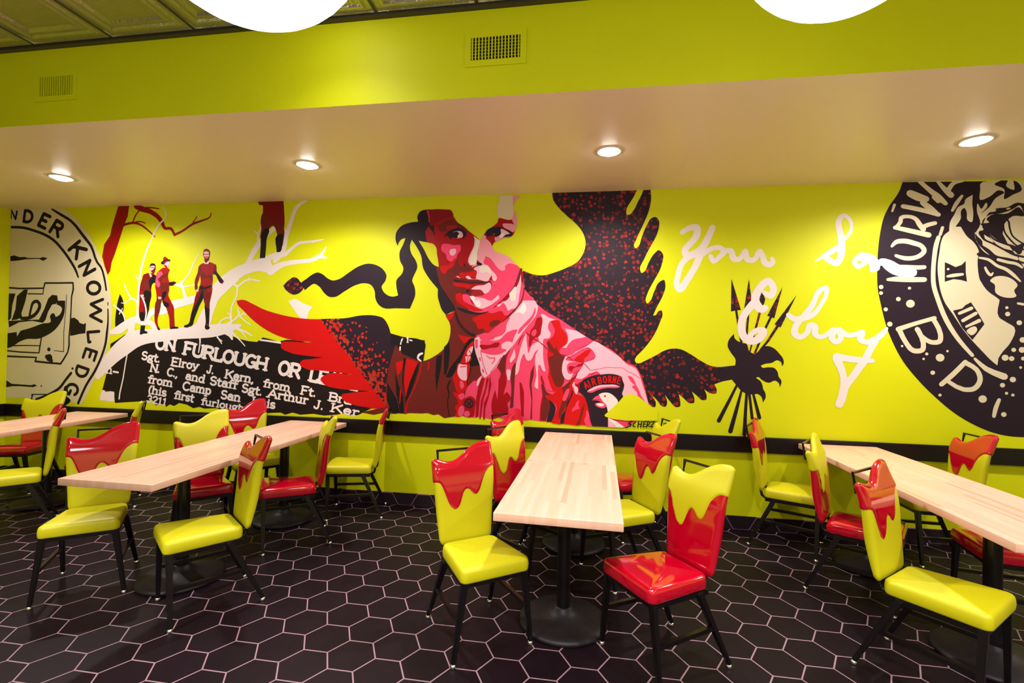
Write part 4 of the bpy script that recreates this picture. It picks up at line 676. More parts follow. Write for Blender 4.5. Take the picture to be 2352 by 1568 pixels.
'portrait/shoulder_patch': '''
Ps dark 45 -45,1231* -13,1267 62,1299 148,1319 234,1327 297,1317 335,1301* 335,1272 353,1237 345,1179* 334,1155* 352,1109* 307,1073 211,987* 214,842* 75,841* 57,893 26,1039 1,1103 -28,1137* -52,1154*
Ps pink 46 21,1156 64,1193 127,1219 207,1227 270,1229 319,1210* 288,1200 208,1198 122,1177 53,1149
Ps pinkl 47 24,1162 69,1196 127,1219 207,1228 270,1229 316,1214* 208,1210 122,1195 53,1166
Ps white 47 128,1137* 163,1152 220,1152 266,1124 301,1078 304,1061* 240,994* 211,982* 202,1022 181,1056 152,1090
Ps pink 48 66,1079* 94,1112 128,1131* 152,1090 181,1056 153,1067 118,1080
Ss red 49 68,1082,5.8 118,1089,5.2 152,1085,5.2
Ps pink 49 95,1047 130,1060 181,1059 199,1034 182,1016 130,1017 101,1033
Ps white 50 107,1048 141,1056 179,1045 165,1031 124,1034
D red2 49 183,1122,8.7
S red 48 11,1183,11.7 -4,1242,11.7 36,1197,11.7
S red 48 6,1204,11.7 22,1213,11.7
S red 48 53,1204,11.7 28,1256,11.7
S red 48 76,1218,11.7 60,1274,11.7
S red 48 60,1274,11.7 73,1278,11.7 73,1278,11.7 76,1278,11.7 79,1277,11.7 82,1275,11.7 84,1271,11.7 86,1267,11.7 87,1263,11.7 87,1258,11.7 86,1254,11.7 84,1252,11.7 81,1250,11.7 68,1246,11.7
S red 48 80,1250,11.7 102,1226,11.6
S red 48 130,1234,11.6 117,1291,11.6
S red 48 117,1291,11.6 130,1294,11.6 130,1294,11.6 132,1294,11.6 135,1293,11.6 138,1290,11.6 139,1287,11.6 141,1283,11.6 141,1279,11.6 141,1275,11.6 140,1271,11.6 138,1269,11.6 135,1268,11.6 123,1265,11.6
S red 48 135,1268,11.6 135,1268,11.6 139,1268,11.6 142,1266,11.6 145,1263,11.6 147,1259,11.6 148,1255,11.6 149,1250,11.6 149,1245,11.6 147,1241,11.6 145,1238,11.6 142,1237,11.6 130,1234,11.6
S red 48 195,1276,11.6 192,1285,11.6 189,1294,11.6 184,1300,11.6 179,1302,11.6 174,1302,11.6 170,1298,11.6 167,1291,11.6 166,1281,11.6 166,1271,11.6 168,1262,11.6 172,1253,11.6 177,1247,11.6 182,1245,11.6 187,1245,11.6 191,1249,11.6 194,1257,11.6 195,1266,11.6 195,1276,11.6
S red 48 216,1248,11.6 215,1306,11.6
S red 48 215,1306,11.6 226,1306,11.6 226,1306,11.6 228,1306,11.6 230,1304,11.6 232,1300,11.6 233,1296,11.6 233,1292,11.6 233,1287,11.6 232,1283,11.6 230,1280,11.6 228,1278,11.6 226,1277,11.6 216,1277,11.6
S red 48 225,1277,11.6 237,1248,11.6
S red 48 250,1248,11.6 260,1305,11.6
S red 48 260,1305,11.6 271,1244,11.5
S red 48 271,1244,11.5 281,1302,11.5
S red 48 290,1244,11.5 305,1300,11.5
S red 48 305,1300,11.5 329,1294,11.5
S red 48 298,1273,11.5 317,1268,11.5
S red 48 290,1244,11.5 315,1237,11.5
P white 46 215,926* 287,897 362,848* 339,840* 271,844* 217,842*
P pinkl 47 215,912* 247,884 288,857 271,841* 217,842*
Ps wallpaint 50 183,951* 228,994 307,1073 369,1139 397,1148 448,1142 493,1120* 573,1059* 652,1010* 653,919* 372,907* 212,929 186,940
''',
'portrait/face': '''
Ps red2 28 -1561,2871* -1494,2878 -1314,2871* -1294,2849 -1282,2807* -1242,2750 -1179,2700 -1086,2631* -1012,2567* -979,2625 -942,2669 -889,2701 -845,2741* -842,2771* -816,2785* -696,2783* -671,2834* -665,2708 -675,2664 -693,2620 -708,2605 -797,2585 -857,2563 -893,2519 -893,2490 -862,2460 -794,2437 -719,2399 -680,2354 -612,2291* -589,2251* -595,2133 -638,2060 -711,1986 -814,1911* -934,1888 -1009,1858 -1101,1872 -1210,1909 -1249,1931* -1336,2051 -1401,2149 -1443,2308* -1418,2319* -1425,2376 -1438,2436 -1447,2504 -1479,2543 -1535,2559 -1561,2665* -1538,2703 -1514,2725 -1540,2817
Ps hatred 29 -1547,2870* -1494,2878 -1314,2871* -1294,2849 -1283,2811* -1375,2783 -1444,2747 -1491,2721* -1519,2741 -1536,2802
Ss maroon 30 -1452,2747,7.7 -1375,2787,9.2 -1286,2826,9.2
Ss pink 30 -1541,2870,7.7 -1528,2817,6.2 -1523,2756,6.2
Ps crim 29 -1556,2658 -1530,2695 -1490,2672 -1481,2626 -1464,2558 -1519,2558 -1543,2604
Ps dark 30 -1526,2718* -1475,2725* -1469,2618 -1481,2649 -1506,2680
Ps maroon 29 -1447,2308* -1396,2307 -1371,2247 -1334,2299 -1280,2322 -1250,2404 -1158,2403 -1149,2343 -1071,2298 -1056,2275 -1140,2268 -1201,2239 -1239,2239 -1270,2209 -1276,2156 -1214,2126 -1137,2104 -1067,2074 -1089,2044 -1228,2059 -1250,2014 -1179,1931 -1087,1910 -1040,1858* -1101,1872 -1210,1909 -1249,1931* -1336,2051 -1401,2149
Ps red2 30 -1254,2570 -1161,2538 -1108,2605 -1069,2567 -1090,2477 -1127,2410 -1149,2358 -1172,2321 -1210,2336 -1235,2389 -1220,2434 -1175,2508
Ps maroon 31 -1432,2716 -1397,2746 -1289,2774 -1234,2742* -1164,2696 -1117,2642 -1163,2658 -1256,2675 -1318,2691 -1357,2662 -1403,2663 -1427,2682
Ps crim 32 -1350,2707 -1288,2721 -1241,2712 -1256,2682 -1333,2676
Ps dark 33 -1367,2609 -1348,2646 -1302,2676 -1241,2690 -1179,2673 -1147,2635 -1177,2591 -1254,2585 -1316,2593 -1340,2620
Ps pinkl 34 -1279,2653 -1240,2663 -1194,2651 -1185,2606 -1223,2593 -1254,2596 -1278,2623
D dark 35 -1255,2626,33.6
Ps red2 36 -1297,2600 -1239,2592 -1185,2599 -1238,2569 -1277,2570
Ss dark 35 -1290,2661,12.2 -1240,2676,13.7 -1179,2670,13.7
D white 36 -1224,2614,12.2
Ps hot 31 -1389,2534 -1331,2541 -1284,2529 -1207,2531* -1202,2479 -1236,2434 -1250,2382 -1296,2367 -1335,2390 -1352,2443 -1392,2473
Ps pinkl 32 -1310,2480 -1252,2488 -1251,2449 -1282,2425 -1305,2435
Ps red 32 -1404,2315 -1327,2337 -1250,2404 -1280,2314 -1326,2292 -1356,2251 -1380,2262
Ps cream2 31 -1078,2612* -1047,2589 -1012,2566* -1022,2521 -1036,2447 -1042,2372 -1049,2342 -1095,2332* -1126,2358 -1105,2433 -1076,2507 -1061,2552
Ss pinkl 32 -1062,2582,10.6 -1068,2514,12.1 -1097,2447,13.6 -1119,2373,16.7 -1103,2335,12.1
Ps pinkm 32 -1012,2566* -979,2621 -948,2595 -909,2542* -893,2505 -862,2460 -794,2437 -719,2399 -680,2354 -650,2328* -732,2344 -766,2318 -765,2288 -791,2277 -837,2304 -883,2363 -929,2405 -960,2412 -951,2371 -973,2334 -1019,2365 -1035,2380 -1032,2447 -1022,2521
Ps hot 33 -952,2409 -883,2363 -837,2304 -791,2277 -765,2288 -766,2318 -732,2344 -650,2328* -612,2291* -641,2214 -676,2118 -749,2037 -815,1978 -904,1903 -1009,1858* -1117,1909 -1064,1932 -935,1925 -861,1985 -816,2030 -846,2030 -891,1992 -967,2014 -1074,2044 -968,2052 -901,2111 -894,2170 -940,2193 -880,2185 -842,2207 -858,2244 -904,2282 -943,2334 -973,2349
Ps dark 33 -948,2595 -957,2654 -889,2694 -837,2693 -761,2666 -700,2627 -708,2605 -775,2599 -812,2615 -842,2593 -903,2616 -917,2579 -948,2587
Ps red2 34 -959,2587 -903,2609 -842,2593 -872,2564 -901,2534* -940,2572
Ps pinkl 35 -814,2674 -761,2658 -723,2628 -760,2621 -805,2592 -857,2608 -888,2631 -813,2622
D dark 36 -847,2638,32.9
Ps white 37 -823,2600 -805,2633 -779,2629 -790,2607 -819,2581
Ss dark 38 -904,2668,13.5 -852,2690,13.5 -761,2662,11.9 -708,2620,10.4
Ps pinkm 38 -872,2593 -812,2592 -708,2605* -797,2581 -864,2560
Ps cream 29 -827,2993* -700,2990* -698,2871 -692,2775* -718,2761 -800,2774 -842,2786* -855,2868 -848,2912
Ps pinkm 39 -704,2990* -633,2988* -691,2915 -694,2856 -671,2819 -665,2701 -679,2657 -691,2723* -710,2761 -696,2797 -702,2901
Ps red2 40 -842,2767* -770,2755 -699,2749* -710,2724 -770,2732 -807,2726 -844,2704* -904,2691 -845,2741
Ps pinkm 41 -799,2718 -740,2724 -695,2716 -672,2686 -693,2642 -738,2665 -791,2696
Ps pinkl 34 -1071,2294 -1019,2327 -943,2334 -896,2282 -858,2244 -842,2207 -857,2181 -880,2185 -895,2230 -932,2178 -993,2186 -1047,2208 -1041,2275
Ps cream2 35 -1014,2305 -958,2331 -904,2278 -903,2245 -949,2267 -987,2256 -1010,2275
Ss pinkl 30 -1231,2220,18.3 -1208,2209,10.6
Ps pinkl 35 -1150,2220 -1116,2231 -1093,2204 -1016,2201 -1054,2189 -1115,2193
Ps red 36 -1209,2254 -1140,2261 -1048,2275 -1047,2223 -1093,2216 -1139,2235 -1169,2208 -1208,2224
Ps dark 36 -1049,2342* -1035,2359 -988,2338 -1003,2327
D dark 31 -1163,2336,10.6
Ss pinkm 37 -1083,2320,13.6 -1042,2335,10.6
Ps maroon 37 -1269,2186 -1247,2216 -1185,2201 -1123,2197 -1031,2193 -970,2174 -894,2174* -970,2159 -1053,2156 -1122,2152 -1169,2171 -1230,2164
Ss dark 38 -1261,2186,22.9 -1230,2182,18.3 -1153,2171,10.6 -1054,2163,9.1 -909,2172,10.5
Ps red 39 -1276,2156 -1215,2160 -1168,2149 -1091,2141 -1121,2104 -1168,2126 -1229,2126
Ps pinkl 39 -1091,2104 -1045,2133 -969,2141 -909,2163 -897,2126 -915,2081 -960,2059 -991,2089
Ps crim 40 -1090,2059 -1052,2089 -999,2096 -964,2052 -1028,2037 -1089,2044
D dark 34 -1125,2085,18.2
Ps pinkl 41 -1112,2036* -1051,2029 -967,2014 -891,1992 -854,2022 -824,2044 -816,2022 -860,1978 -928,1933 -1011,1918 -1049,1955
Ps white 42 -1101,2033 -1059,2033 -1050,1992 -1008,1992 -1003,1932 -1026,1929 -1073,1984
Ps hot 43 -1174,2047 -1112,2044 -1088,1977 -1041,1932 -1118,1962 -1173,1999
Ps red 44 -1243,2051 -1182,2059 -1165,1991 -1111,1954 -1041,1925 -965,1903* -1041,1888 -1148,1932 -1235,2006
''',
'portrait/neck': '''
Ps maroon 45 -1249,1931* -1210,1909 -1101,1868 -1009,1858 -896,1889 -814,1926 -718,1993 -638,2074 -610,2162 -604,2243* -584,2133* -593,2030 -672,1912* -653,1920 -715,1846 -832,1771 -927,1706 -1035,1664* -1101,1693 -1168,1756 -1213,1820
Ps red 46 -1076,1817 -1011,1850 -930,1882 -785,1884 -736,1852 -783,1797 -847,1748* -943,1692 -960,1723 -1016,1722 -1034,1770
Ps maroon 47 -908,1771 -848,1808 -799,1796 -831,1764 -895,1740
Ps hot 47 -930,1886 -826,1947 -786,1993* -711,1993 -638,2074 -603,2170 -584,2133* -593,2030 -672,1912 -731,1853* -761,1853 -784,1889 -896,1874
Ps pinkl 48 -837,1941 -778,1978 -741,2000 -705,2052 -639,2148 -612,2243* -610,2170 -623,2060 -665,1920 -702,1912 -724,1897 -755,1949 -778,1971 -822,1934
Ps cream2 49 -720,2067 -661,2126 -663,1993* -703,1993*
Ss maroon 50 -580,2111,8.8 -593,2023,10.3 -643,1927,8.9 -730,1838,6.7 -782,1794,5.9
Ss maroon 50 -612,2287,25.1 -641,2214,10.3 -676,2126,7.4 -749,2037,5.9 -823,1963,6.0
Ps dark 48 -1241,1927* -1194,1920 -1117,1902 -1040,1880 -964,1881 -904,1896* -964,1866 -1048,1858 -1147,1876 -1209,1901
Ss dark 48 -1241,1872,9.8 -1223,1808,13.0 -1172,1736,16.2 -1106,1681,17.8 -1048,1662,19.4
''',
'newspaper_scrap': '''
Ps black 17 -1894,1665* -1758,1629* -1576,1603 -1542,1578 -1544,1503 -1558,1402* -1578,1399* -1767,1476* -1842,1556 -1879,1543
S white 18 -1774,1615,14.3 -1784,1591,14.3
S white 18 -1788,1580,13.1 -1791,1562,13.1
S white 18 -1795,1535,14.3 -1796,1504,14.3
S white 18 -1726,1622,12.5 -1717,1631,12.5 -1720,1582,12.5
S white 18 -1728,1583,7.7 -1712,1581,7.7
S white 18 -1697,1604,14.2 -1675,1599,11.8
Ss white 18 -1568,1477,18.8 -1600,1462,23.6 -1611,1427,16.5 -1582,1404,16.5
''',
'coin': '''
Ps dark 1 2614,3005* 2589,2927 2519,2813* 2480,2726 2449,2581 2433,2420 2429,2259 2434,2114 2461,1968 2503,1794 2550,1664 2636,1492 2741,1351 2870,1211 3023,1075 3174,982 3298,931 3408,908 3519,904 3638,911 3875,969 4118,1112 4345,1330 4513,1630 4611,1952 4635,2220 4609,2488 4507,2827 4450,2964*
Ps cream 2 2966,2585* 2927,2549 2908,2497 2896,2409 2887,2342 2884,2261 2891,2187 2905,2098 2939,1994 2997,1899 3092,1744 3206,1604 3293,1507 3367,1446* 3379,1481 3330,1522 3354,1579 3414,1664 3444,1791 3389,1832 3333,1874 3338,2001* 3345,1996* 3338,2033 3261,2098 3197,2171 3180,2259 3176,2347 3185,2405 3149,2486 3097,2539 3051,2620* 3012,2621* 3050,2687 3056,2760 3075,2775 3092,2745 3102,2671 3128,2656 3141,2714 3133,2810 3136,2883* 3081,2841 3075,2812 3030,2783 3004,2725 2972,2659
Ps cream 3 3190,2926 3190,2970 3299,2995* 4042,2970* 4198,2731 4224,2449 4136,2133* 3557,2134* 3509,2206* 3508,2279* 3365,2636 3428,2700 3505,2698 3465,2772 3390,2723 3269,2711 3237,2675 3257,2653 3193,2640 3225,2610 3296,2521 3430,2453 3507,2481* 3507,2459* 3480,2387 3392,2417 3290,2492 3238,2580 3225,2602 3206,2581 3283,2499 3290,2477 3468,2380 3468,2344 3393,2352 3278,2390 3214,2449 3207,2500 3168,2545 3155,2574 3168,2493 3259,2383 3220,2412 3181,2471 3155,2545 3193,2640 3166,2758 3172,2809 3198,2764 3236,2814 3243,2792 3198,2727 3256,2777 3300,2849 3363,2898 3325,2914 3261,2865 3191,2838
Ps dark 4 3292,2966 3337,2994* 3388,2992* 3375,2949 3432,2914 3426,2991* 3457,2975 3486,2909 3426,2875 3363,2840 3363,2920
Ps dark 4 3206,2639 3250,2726 3300,2762 3389,2774 3452,2808 3504,2800* 3505,2713* 3471,2786 3427,2758 3339,2724 3256,2711 3205,2654
Ss cream 5 3262,2748,26.5 3294,2751,23.3
Ss cream 5 3383,2759,12.4 3402,2763,12.4
Ss dark 4 3359,2651,10.9 3365,2680,13.6 3390,2665,13.6 3403,2606,13.6 3423,2540,12.2 3467,2496,12.1 3511,2467,12.1
Ss dark 4 3359,2651,12.2 3365,2578,12.2 3404,2512,13.5 3442,2468,12.2 3507,2423,12.1
Ss dark 4 3219,2617,27.4 3251,2565,15.0 3290,2514,13.6 3366,2476,14.9 3430,2453,17.6
Ss dark 4 3200,2566,41.1 3219,2515,17.8 3284,2477,15.0 3367,2425,14.9 3443,2381,17.6 3508,2365,16.2
Ss dark 4 3201,2464,9.6 3252,2419,24.6 3304,2375,13.6 3393,2352,13.6 3508,2315,16.1
Ss dark 4 3182,2391,27.4 3240,2368,27.3 3291,2353,34.1 3368,2301,31.2 3431,2272,31.1 3509,2235,33.6
Ss dark 4 3195,2317,41.1 3228,2288,47.9 3305,2244,47.7 3381,2221,40.7 3444,2185,33.8 3482,2127,40.4
Ss dark 4 3202,2259,47.9 3229,2171,54.7 3267,2105,47.7 3332,2047,40.8 3370,2011,40.7
Ss cream 5 3189,2361,15.6 3253,2346,21.8 3317,2294,23.3 3381,2265,26.3 3431,2221,26.2 3482,2167,12.3
Ss cream 5 3323,2345,23.3 3393,2323,23.2 3456,2308,23.1 3494,2279,15.4
Ss cream 5 3231,2280,17.2 3247,2244,21.8 3273,2218,20.2 3286,2236,12.4
Ps dark 5 3338,2029* 3510,2057* 4101,2058* 4172,1786 4059,1307 3827,1024 3518,941* 3408,964* 3330,1522 3354,1579 3414,1664 3444,1791 3389,1832 3333,1874
Ps cream 6 3267,2171 3292,2200 3343,2211 3432,2178 3463,2134 3439,2091 3455,2047 3370,2036 3306,2076 3299,2142
Ss cream 2 2917,2616,23.8 2901,2557,23.9
Ss cream 5 2888,2535,31.8 2872,2476,35.0 2857,2357,33.5 2851,2246,33.5 2856,2135,35.0 2886,2024,35.0 2953,1842,36.8 3043,1686,33.5 3144,1558,27.3
Ss cream 6 3163,1530,21.2 3244,1450,39.1 3374,1390,53.8
Ss cream 2 2988,2755,20.6 3017,2813,31.6 3058,2875,20.5
P dark 6 2936,2327* 2969,2312 3015,2286 3060,2304 3089,2337* 3090,2245 3100,2164* 3055,2179 3002,2186 2937,2164*
Ss cream 7 2957,2209,19.0 2996,2216,28.4 3067,2226,20.5
D cream 7 2961,2269,9.7
P dark 6 3000,1925* 3066,1943 3090,1971 3130,1995* 3178,1915 3229,1816* 3192,1759 3143,1685* 3067,1786
Ss cream 7 3047,1903,24.4 3134,1946,27.3
Ss cream 7 3073,1843,27.4 3166,1904,27.3
Ss cream 7 3098,1794,18.2 3191,1844,30.2
Ps cream 8 3099,1755 3167,1794 3177,1773 3136,1723
Ss cream 5 2511,2184,24.4 2585,2188,45.3 2686,2183,43.4 2786,2183,40.0
Ss cream 5 2584,2300,16.2 2652,2296,21.0 2732,2284,36.9 2785,2287,32.0
Ss cream 5 2539,2465,21.1 2569,2499,35.7 2629,2508,40.4 2703,2489,40.2 2763,2462,36.9 2783,2425,36.8 2757,2388,36.9 2711,2366,35.4 2637,2363,35.5 2570,2386,24.3
Ss cream 5 2561,2619,27.6 2601,2667,32.4 2607,2704,32.4 2661,2714,29.1 2714,2694,32.2 2748,2641,40.1 2775,2604,40.1
Ss cream 5 2561,2623,32.5 2628,2606,37.2 2716,2582,40.2 2815,2555,43.2
Ss cream 5 2762,2619,35.3 2808,2640,35.2 2861,2654,31.9
Ss cream 5 2620,2801,35.6 2687,2785,37.1 2780,2760,36.9 2886,2724,35.0
Ss cream 5 2672,2909,56.5 2739,2873,64.3 2793,2856,48.1
Ss cream 5 2766,2827,40.1 2820,2781,48.0 2873,2735,31.9
Ss cream 5 2745,3005,32.2 2819,2930,36.8 2885,2869,47.8 2938,2815,31.8
Ss cream 5 2846,2870,24.0 2885,2839,39.8
Ss cream 5 2877,3003,23.9 2937,2926,39.7 2977,2884,47.6
Ss cream 5 2957,2926,36.5 2995,2984,31.7 3060,3000,23.7
Ss cream 5 2594,1766,40.7 2710,1811,34.2 2864,1862,33.9
Ss cream 5 2601,1766,40.7 2647,1665,37.4 2713,1587,40.4 2777,1596,40.2 2783,1653,37.1 2737,1768,40.3
Ss cream 5 2769,1711,34.1 2840,1661,37.0 2904,1670,39.9 2910,1727,36.9 2858,1848,37.0
Ss cream 6 2920,1313,36.8 3007,1401,39.7 3094,1503,36.4
Ss cream 6 3094,1496,39.5 3176,1441,36.3 3202,1357,39.2 3159,1285,39.3 3084,1276,36.4 2957,1350,30.6
Ss cream 6 3339,1200,26.9 3315,1129,32.9 3303,1065,27.0
D cream 8 2683,1981,32.8 2908,1534,32.3 3221,1202,30.4 3373,1082,19.6 2675,2111,12.3 2592,2019,17.9 2460,2121,18.0 2460,2070,15.2 2497,1932,16.6 2529,1808,20.7 2624,1625,9.6 2855,1408,17.6 2809,1563,12.2 2786,1521,9.5 2962,1589,9.4 2910,1224,12.1 3388,1952,11.8 3394,1900,18.3 3477,1830,19.6 3439,1609,17.0 3379,1544,24.9 3425,1538,19.6 3435,1368,22.2 3362,1320,18.3 3391,1255,11.8 3436,1242,11.7 3502,1691,22.1 3498,1610,23.4 3489,1467,10.4 3507,1540,15.6
Ss cream 5 2555,2815,22.0 2539,2761,15.7
Ss cream 8 3467,1987,17.9 3503,1980,20.8
''',
'handwriting/handwritten_letters0': '''
Ss white 2 841,2614,42.8 912,2654,51.8 965,2655,57.7 966,2587,60.7 914,2513,54.8 867,2451,58.0 880,2407,61.0 951,2419,66.8 1010,2468,63.6 1061,2560,57.4 1099,2652,51.3
Ss white 2 1010,2468,63.6 987,2375,60.6 941,2276,57.7 883,2177,57.9 825,2102,61.1 802,2139,52.0 811,2227,48.9 839,2326,48.9 892,2388,54.8 986,2425,60.6
Ss white 2 1022,2418,45.4 1092,2461,45.2 1162,2472,45.0 1200,2437,47.9 1163,2392,45.0 1111,2349,42.1 1087,2396,42.2
Ss white 2 1186,2435,42.0 1256,2444,47.8 1280,2372,53.7 1326,2366,44.6 1377,2439,44.5 1395,2365,50.4 1447,2358,44.3 1497,2437,44.2 1521,2388,47.1 1539,2333,52.9 1584,2318,49.9 1606,2345,41.0 1595,2372,32.3
''',
'handwriting/handwritten_letters1': '''
Ss white 1 1942,2342,11.5 2007,2383,31.5 2067,2424,48.6 2132,2471,42.7 2169,2530,31.3 2212,2577,28.4 2228,2636,25.5 2205,2708,31.2 2167,2735,37.0 2129,2698,45.6 2133,2614,48.4 2148,2536,54.1 2152,2453,54.0 2139,2364,56.9 2114,2322,48.4 2051,2359,48.6 2010,2387,43.0
''',
'handwriting/handwritten_letters2': '''
Ss white 2 2280,2294,39.5 2253,2333,39.6 2295,2384,42.3 2349,2383,50.6 2339,2332,39.4 2285,2297,39.5
Ss white 9 2349,2385,50.6 2403,2344,50.4 2393,2267,47.7 2466,2337,55.8 2511,2310,86.3 2576,2266,94.6 2693,2243,78.6
Ss white 9 2312,2378,80.4 2392,2347,80.0 2412,2289,79.9
''',
'handwriting/handwritten_letters3': '''
Ss white 6 1536,2072,35.3 1588,2047,58.6 1613,2102,55.6 1569,2175,58.7 1502,2114,64.8 1463,2004,67.8 1521,1926,67.6 1544,1938,58.7
Ss white 6 1463,1992,67.8 1412,1931,62.1 1362,1845,62.3 1352,1759,65.2 1381,1674,65.1 1439,1645,64.9 1507,1676,64.7 1531,1737,67.5 1472,1739,44.2 1427,1693,50.2
''',
'handwriting/handwritten_letters4': '''
Ss white 7 1736,1879,40.7 1787,1843,49.2 1853,1850,49.1 1930,1880,43.1 1995,1971,34.4 2033,2054,37.2 2032,2114,42.9 1983,2090,43.0 1929,1970,46.0 1864,1874,51.9 1798,1789,52.1 1788,1717,57.9 1833,1687,49.1 1888,1730,43.2 1909,1790,48.9 1948,1785,51.7 1952,1713,48.8 1993,1690,40.1 2053,1721,39.9 2096,1757,45.5
Ss white 7 2107,1751,48.3 2081,1685,51.3 2119,1650,45.5 2154,1686,45.4 2135,1745,48.3
Ss white 9 2140,1757,45.4 2205,1709,45.2 2270,1718,42.3 2318,1736,50.6 2305,1677,53.4 2346,1654,47.7 2420,1679,53.1 2483,1738,44.5 2506,1772,25.0
Ss white 9 2420,1667,58.7 2378,1584,56.0 2347,1513,58.9 2295,1429,59.0 2242,1345,56.4 2189,1273,67.8 2168,1177,65.1 2147,1120,65.1
Ss white 9 2121,1526,62.5 2186,1513,56.6 2272,1503,53.5 2401,1496,36.3
Ss white 9 2121,1508,65.3 2156,1432,59.5 2179,1349,53.7 2180,1272,56.6
''',
'signature/signed_name': '''
Ss black 51 428,907,7.9 398,879,11.4 422,873,11.3 372,840,9.1
Ss black 51 461,894,9.1 443,881,10.2 438,859,10.2 459,855,7.9
Ss black 51 486,904,9.0 479,853,10.2
Ss black 51 514,905,9.0 504,854,10.2
Ss black 51 482,877,9.0 510,882,9.0
Ss black 51 533,901,9.0 525,856,10.2
Ss black 51 530,901,9.0 556,905,7.9
Ss black 51 528,879,7.9 550,883,7.9
Ss black 51 525,856,9.0 550,861,7.9
Ss black 51 567,906,9.0 557,856,10.1
Ss black 51 565,906,9.0 586,901,9.0 579,884,9.0 562,879,9.0 586,861,9.0
Ss black 51 595,901,9.0 625,908,9.0 593,861,9.0 630,867,9.0
Ss black 51 639,906,7.8 635,895,6.7
''',
'signature/signed_year': '''
Ss black 1 705,890,7.4 726,897,7.4 726,881,7.4 708,866,7.4 736,867,7.4
Ss black 1 744,894,7.4 767,899,7.4 754,885,7.4 769,876,7.4 748,866,7.4
''',
}

# ------------------------------------------------------------------ helpers
def lin(r, g, b):
    def f(c):
        c /= 255.0
        return c / 12.92 if c <= 0.04045 else ((c + 0.055) / 1.055) ** 2.4
    return (f(r), f(g), f(b), 1.0)

def link(o):
    COL.objects.link(o)
    return o

def obj(name, bm, mats, parent=None, smooth=False, loc=None, rotz=0.0):
    me = bpy.data.meshes.new(name)
    bmesh.ops.recalc_face_normals(bm, faces=bm.faces)
    if smooth:
        for f in bm.faces:
            f.smooth = True
    bm.to_mesh(me)
    bm.free()
    if not isinstance(mats, (list, tuple)):
        mats = [mats]
    for m in mats:
        me.materials.append(m)
    o = link(bpy.data.objects.new(name, me))
    if parent is not None:
        o.parent = parent
    if loc is not None:
        o.location = loc
    o.rotation_euler[2] = rotz
    return o

def tag(o, label, cat, group=None):
    o['label'] = label
    o['category'] = cat
    if group:
        o['group'] = group
    return o

def thing(name, label, cat, loc=(0, 0, 0), rotz=0.0, group=None):
    o = link(bpy.data.objects.new(name, None))
    o.empty_display_size = 0.1
    o.location = loc
    o.rotation_euler[2] = rotz
    return tag(o, label, cat, group)

def struct(name, bm, mats, smooth=False):
    o = obj(name, bm, mats, None, smooth)
    o['kind'] = 'structure'
    return o

def box(bm, x0, x1, y0, y1, z0, z1, mi=0, bevel=0.0, seg=2):
    vs = [bm.verts.new((x, y, z)) for z in (z0, z1) for y in (y0, y1) for x in (x0, x1)]
    fs = []
    for idx in ((0, 1, 3, 2), (4, 6, 7, 5), (0, 4, 5, 1), (2, 3, 7, 6), (0, 2, 6, 4), (1, 5, 7, 3)):
        f = bm.faces.new([vs[i] for i in idx])
        f.material_index = mi
        fs.append(f)
    if bevel > 0:
        es = list({e for f in fs for e in f.edges})
        bmesh.ops.bevel(bm, geom=es, offset=bevel, segments=seg, profile=0.5, affect='EDGES')
    return vs

def lathe(bm, prof, n=32, cx=0.0, cy=0.0, cz=0.0, mi=0):
    rings = []
    for r, z in prof:
        if r < 1e-6:
            rings.append([bm.verts.new((cx, cy, cz + z))])
        else:
            rings.append([bm.verts.new((cx + r * math.cos(2 * math.pi * i / n), cy + r * math.sin(2 * math.pi * i / n), cz + z)) for i in range(n)])
    for a, b in zip(rings, rings[1:]):
        for i in range(n):
            j = (i + 1) % n
            if len(a) == 1 and len(b) == 1:
                continue
            if len(a) == 1:
                f = bm.faces.new((a[0], b[j], b[i]))
            elif len(b) == 1:
                f = bm.faces.new((a[i], a[j], b[0]))
            else:
                f = bm.faces.new((a[i], a[j], b[j], b[i]))
            f.material_index = mi

def sweep(bm, pts, sizes, n=4, up=Vector((0, 0, 1))):
    """tube of n sides (4 = square bar) along pts, mitred at the bends"""
    pts = [Vector(p) for p in pts]
    if not isinstance(sizes, (list, tuple)):
        sizes = [sizes] * len(pts)
    rings = []
    for i, p in enumerate(pts):
        if i == 0:
            t = (pts[1] - p).normalized(); k = 1.0
        elif i == len(pts) - 1:
            t = (p - pts[i - 1]).normalized(); k = 1.0
        else:
            a = (p - pts[i - 1]).normalized(); b = (pts[i + 1] - p).normalized()
            t = (a + b).normalized()
            k = 1.0 / max(0.5, t.dot(a))
        ref = Vector((1, 0, 0)) if abs(t.z) > 0.8 else up
        s = t.cross(ref).normalized()
        u = s.cross(t).normalized()
        r = sizes[i]
        ring = []
        for q in range(n):
            an = 2 * math.pi * (q + 0.5) / n
            rr = r * (math.sqrt(2) if n == 4 else 1.0)
            ring.append(bm.verts.new(p + s * (math.cos(an) * rr) + u * (math.sin(an) * rr * (k if i not in (0, len(pts) - 1) else 1))))
        rings.append(ring)
    for a, b in zip(rings, rings[1:]):
        for q in range(n):
            bm.faces.new((a[q], a[(q + 1) % n], b[(q + 1) % n], b[q]))
    bm.faces.new(rings[0][::-1])
    bm.faces.new(rings[-1])

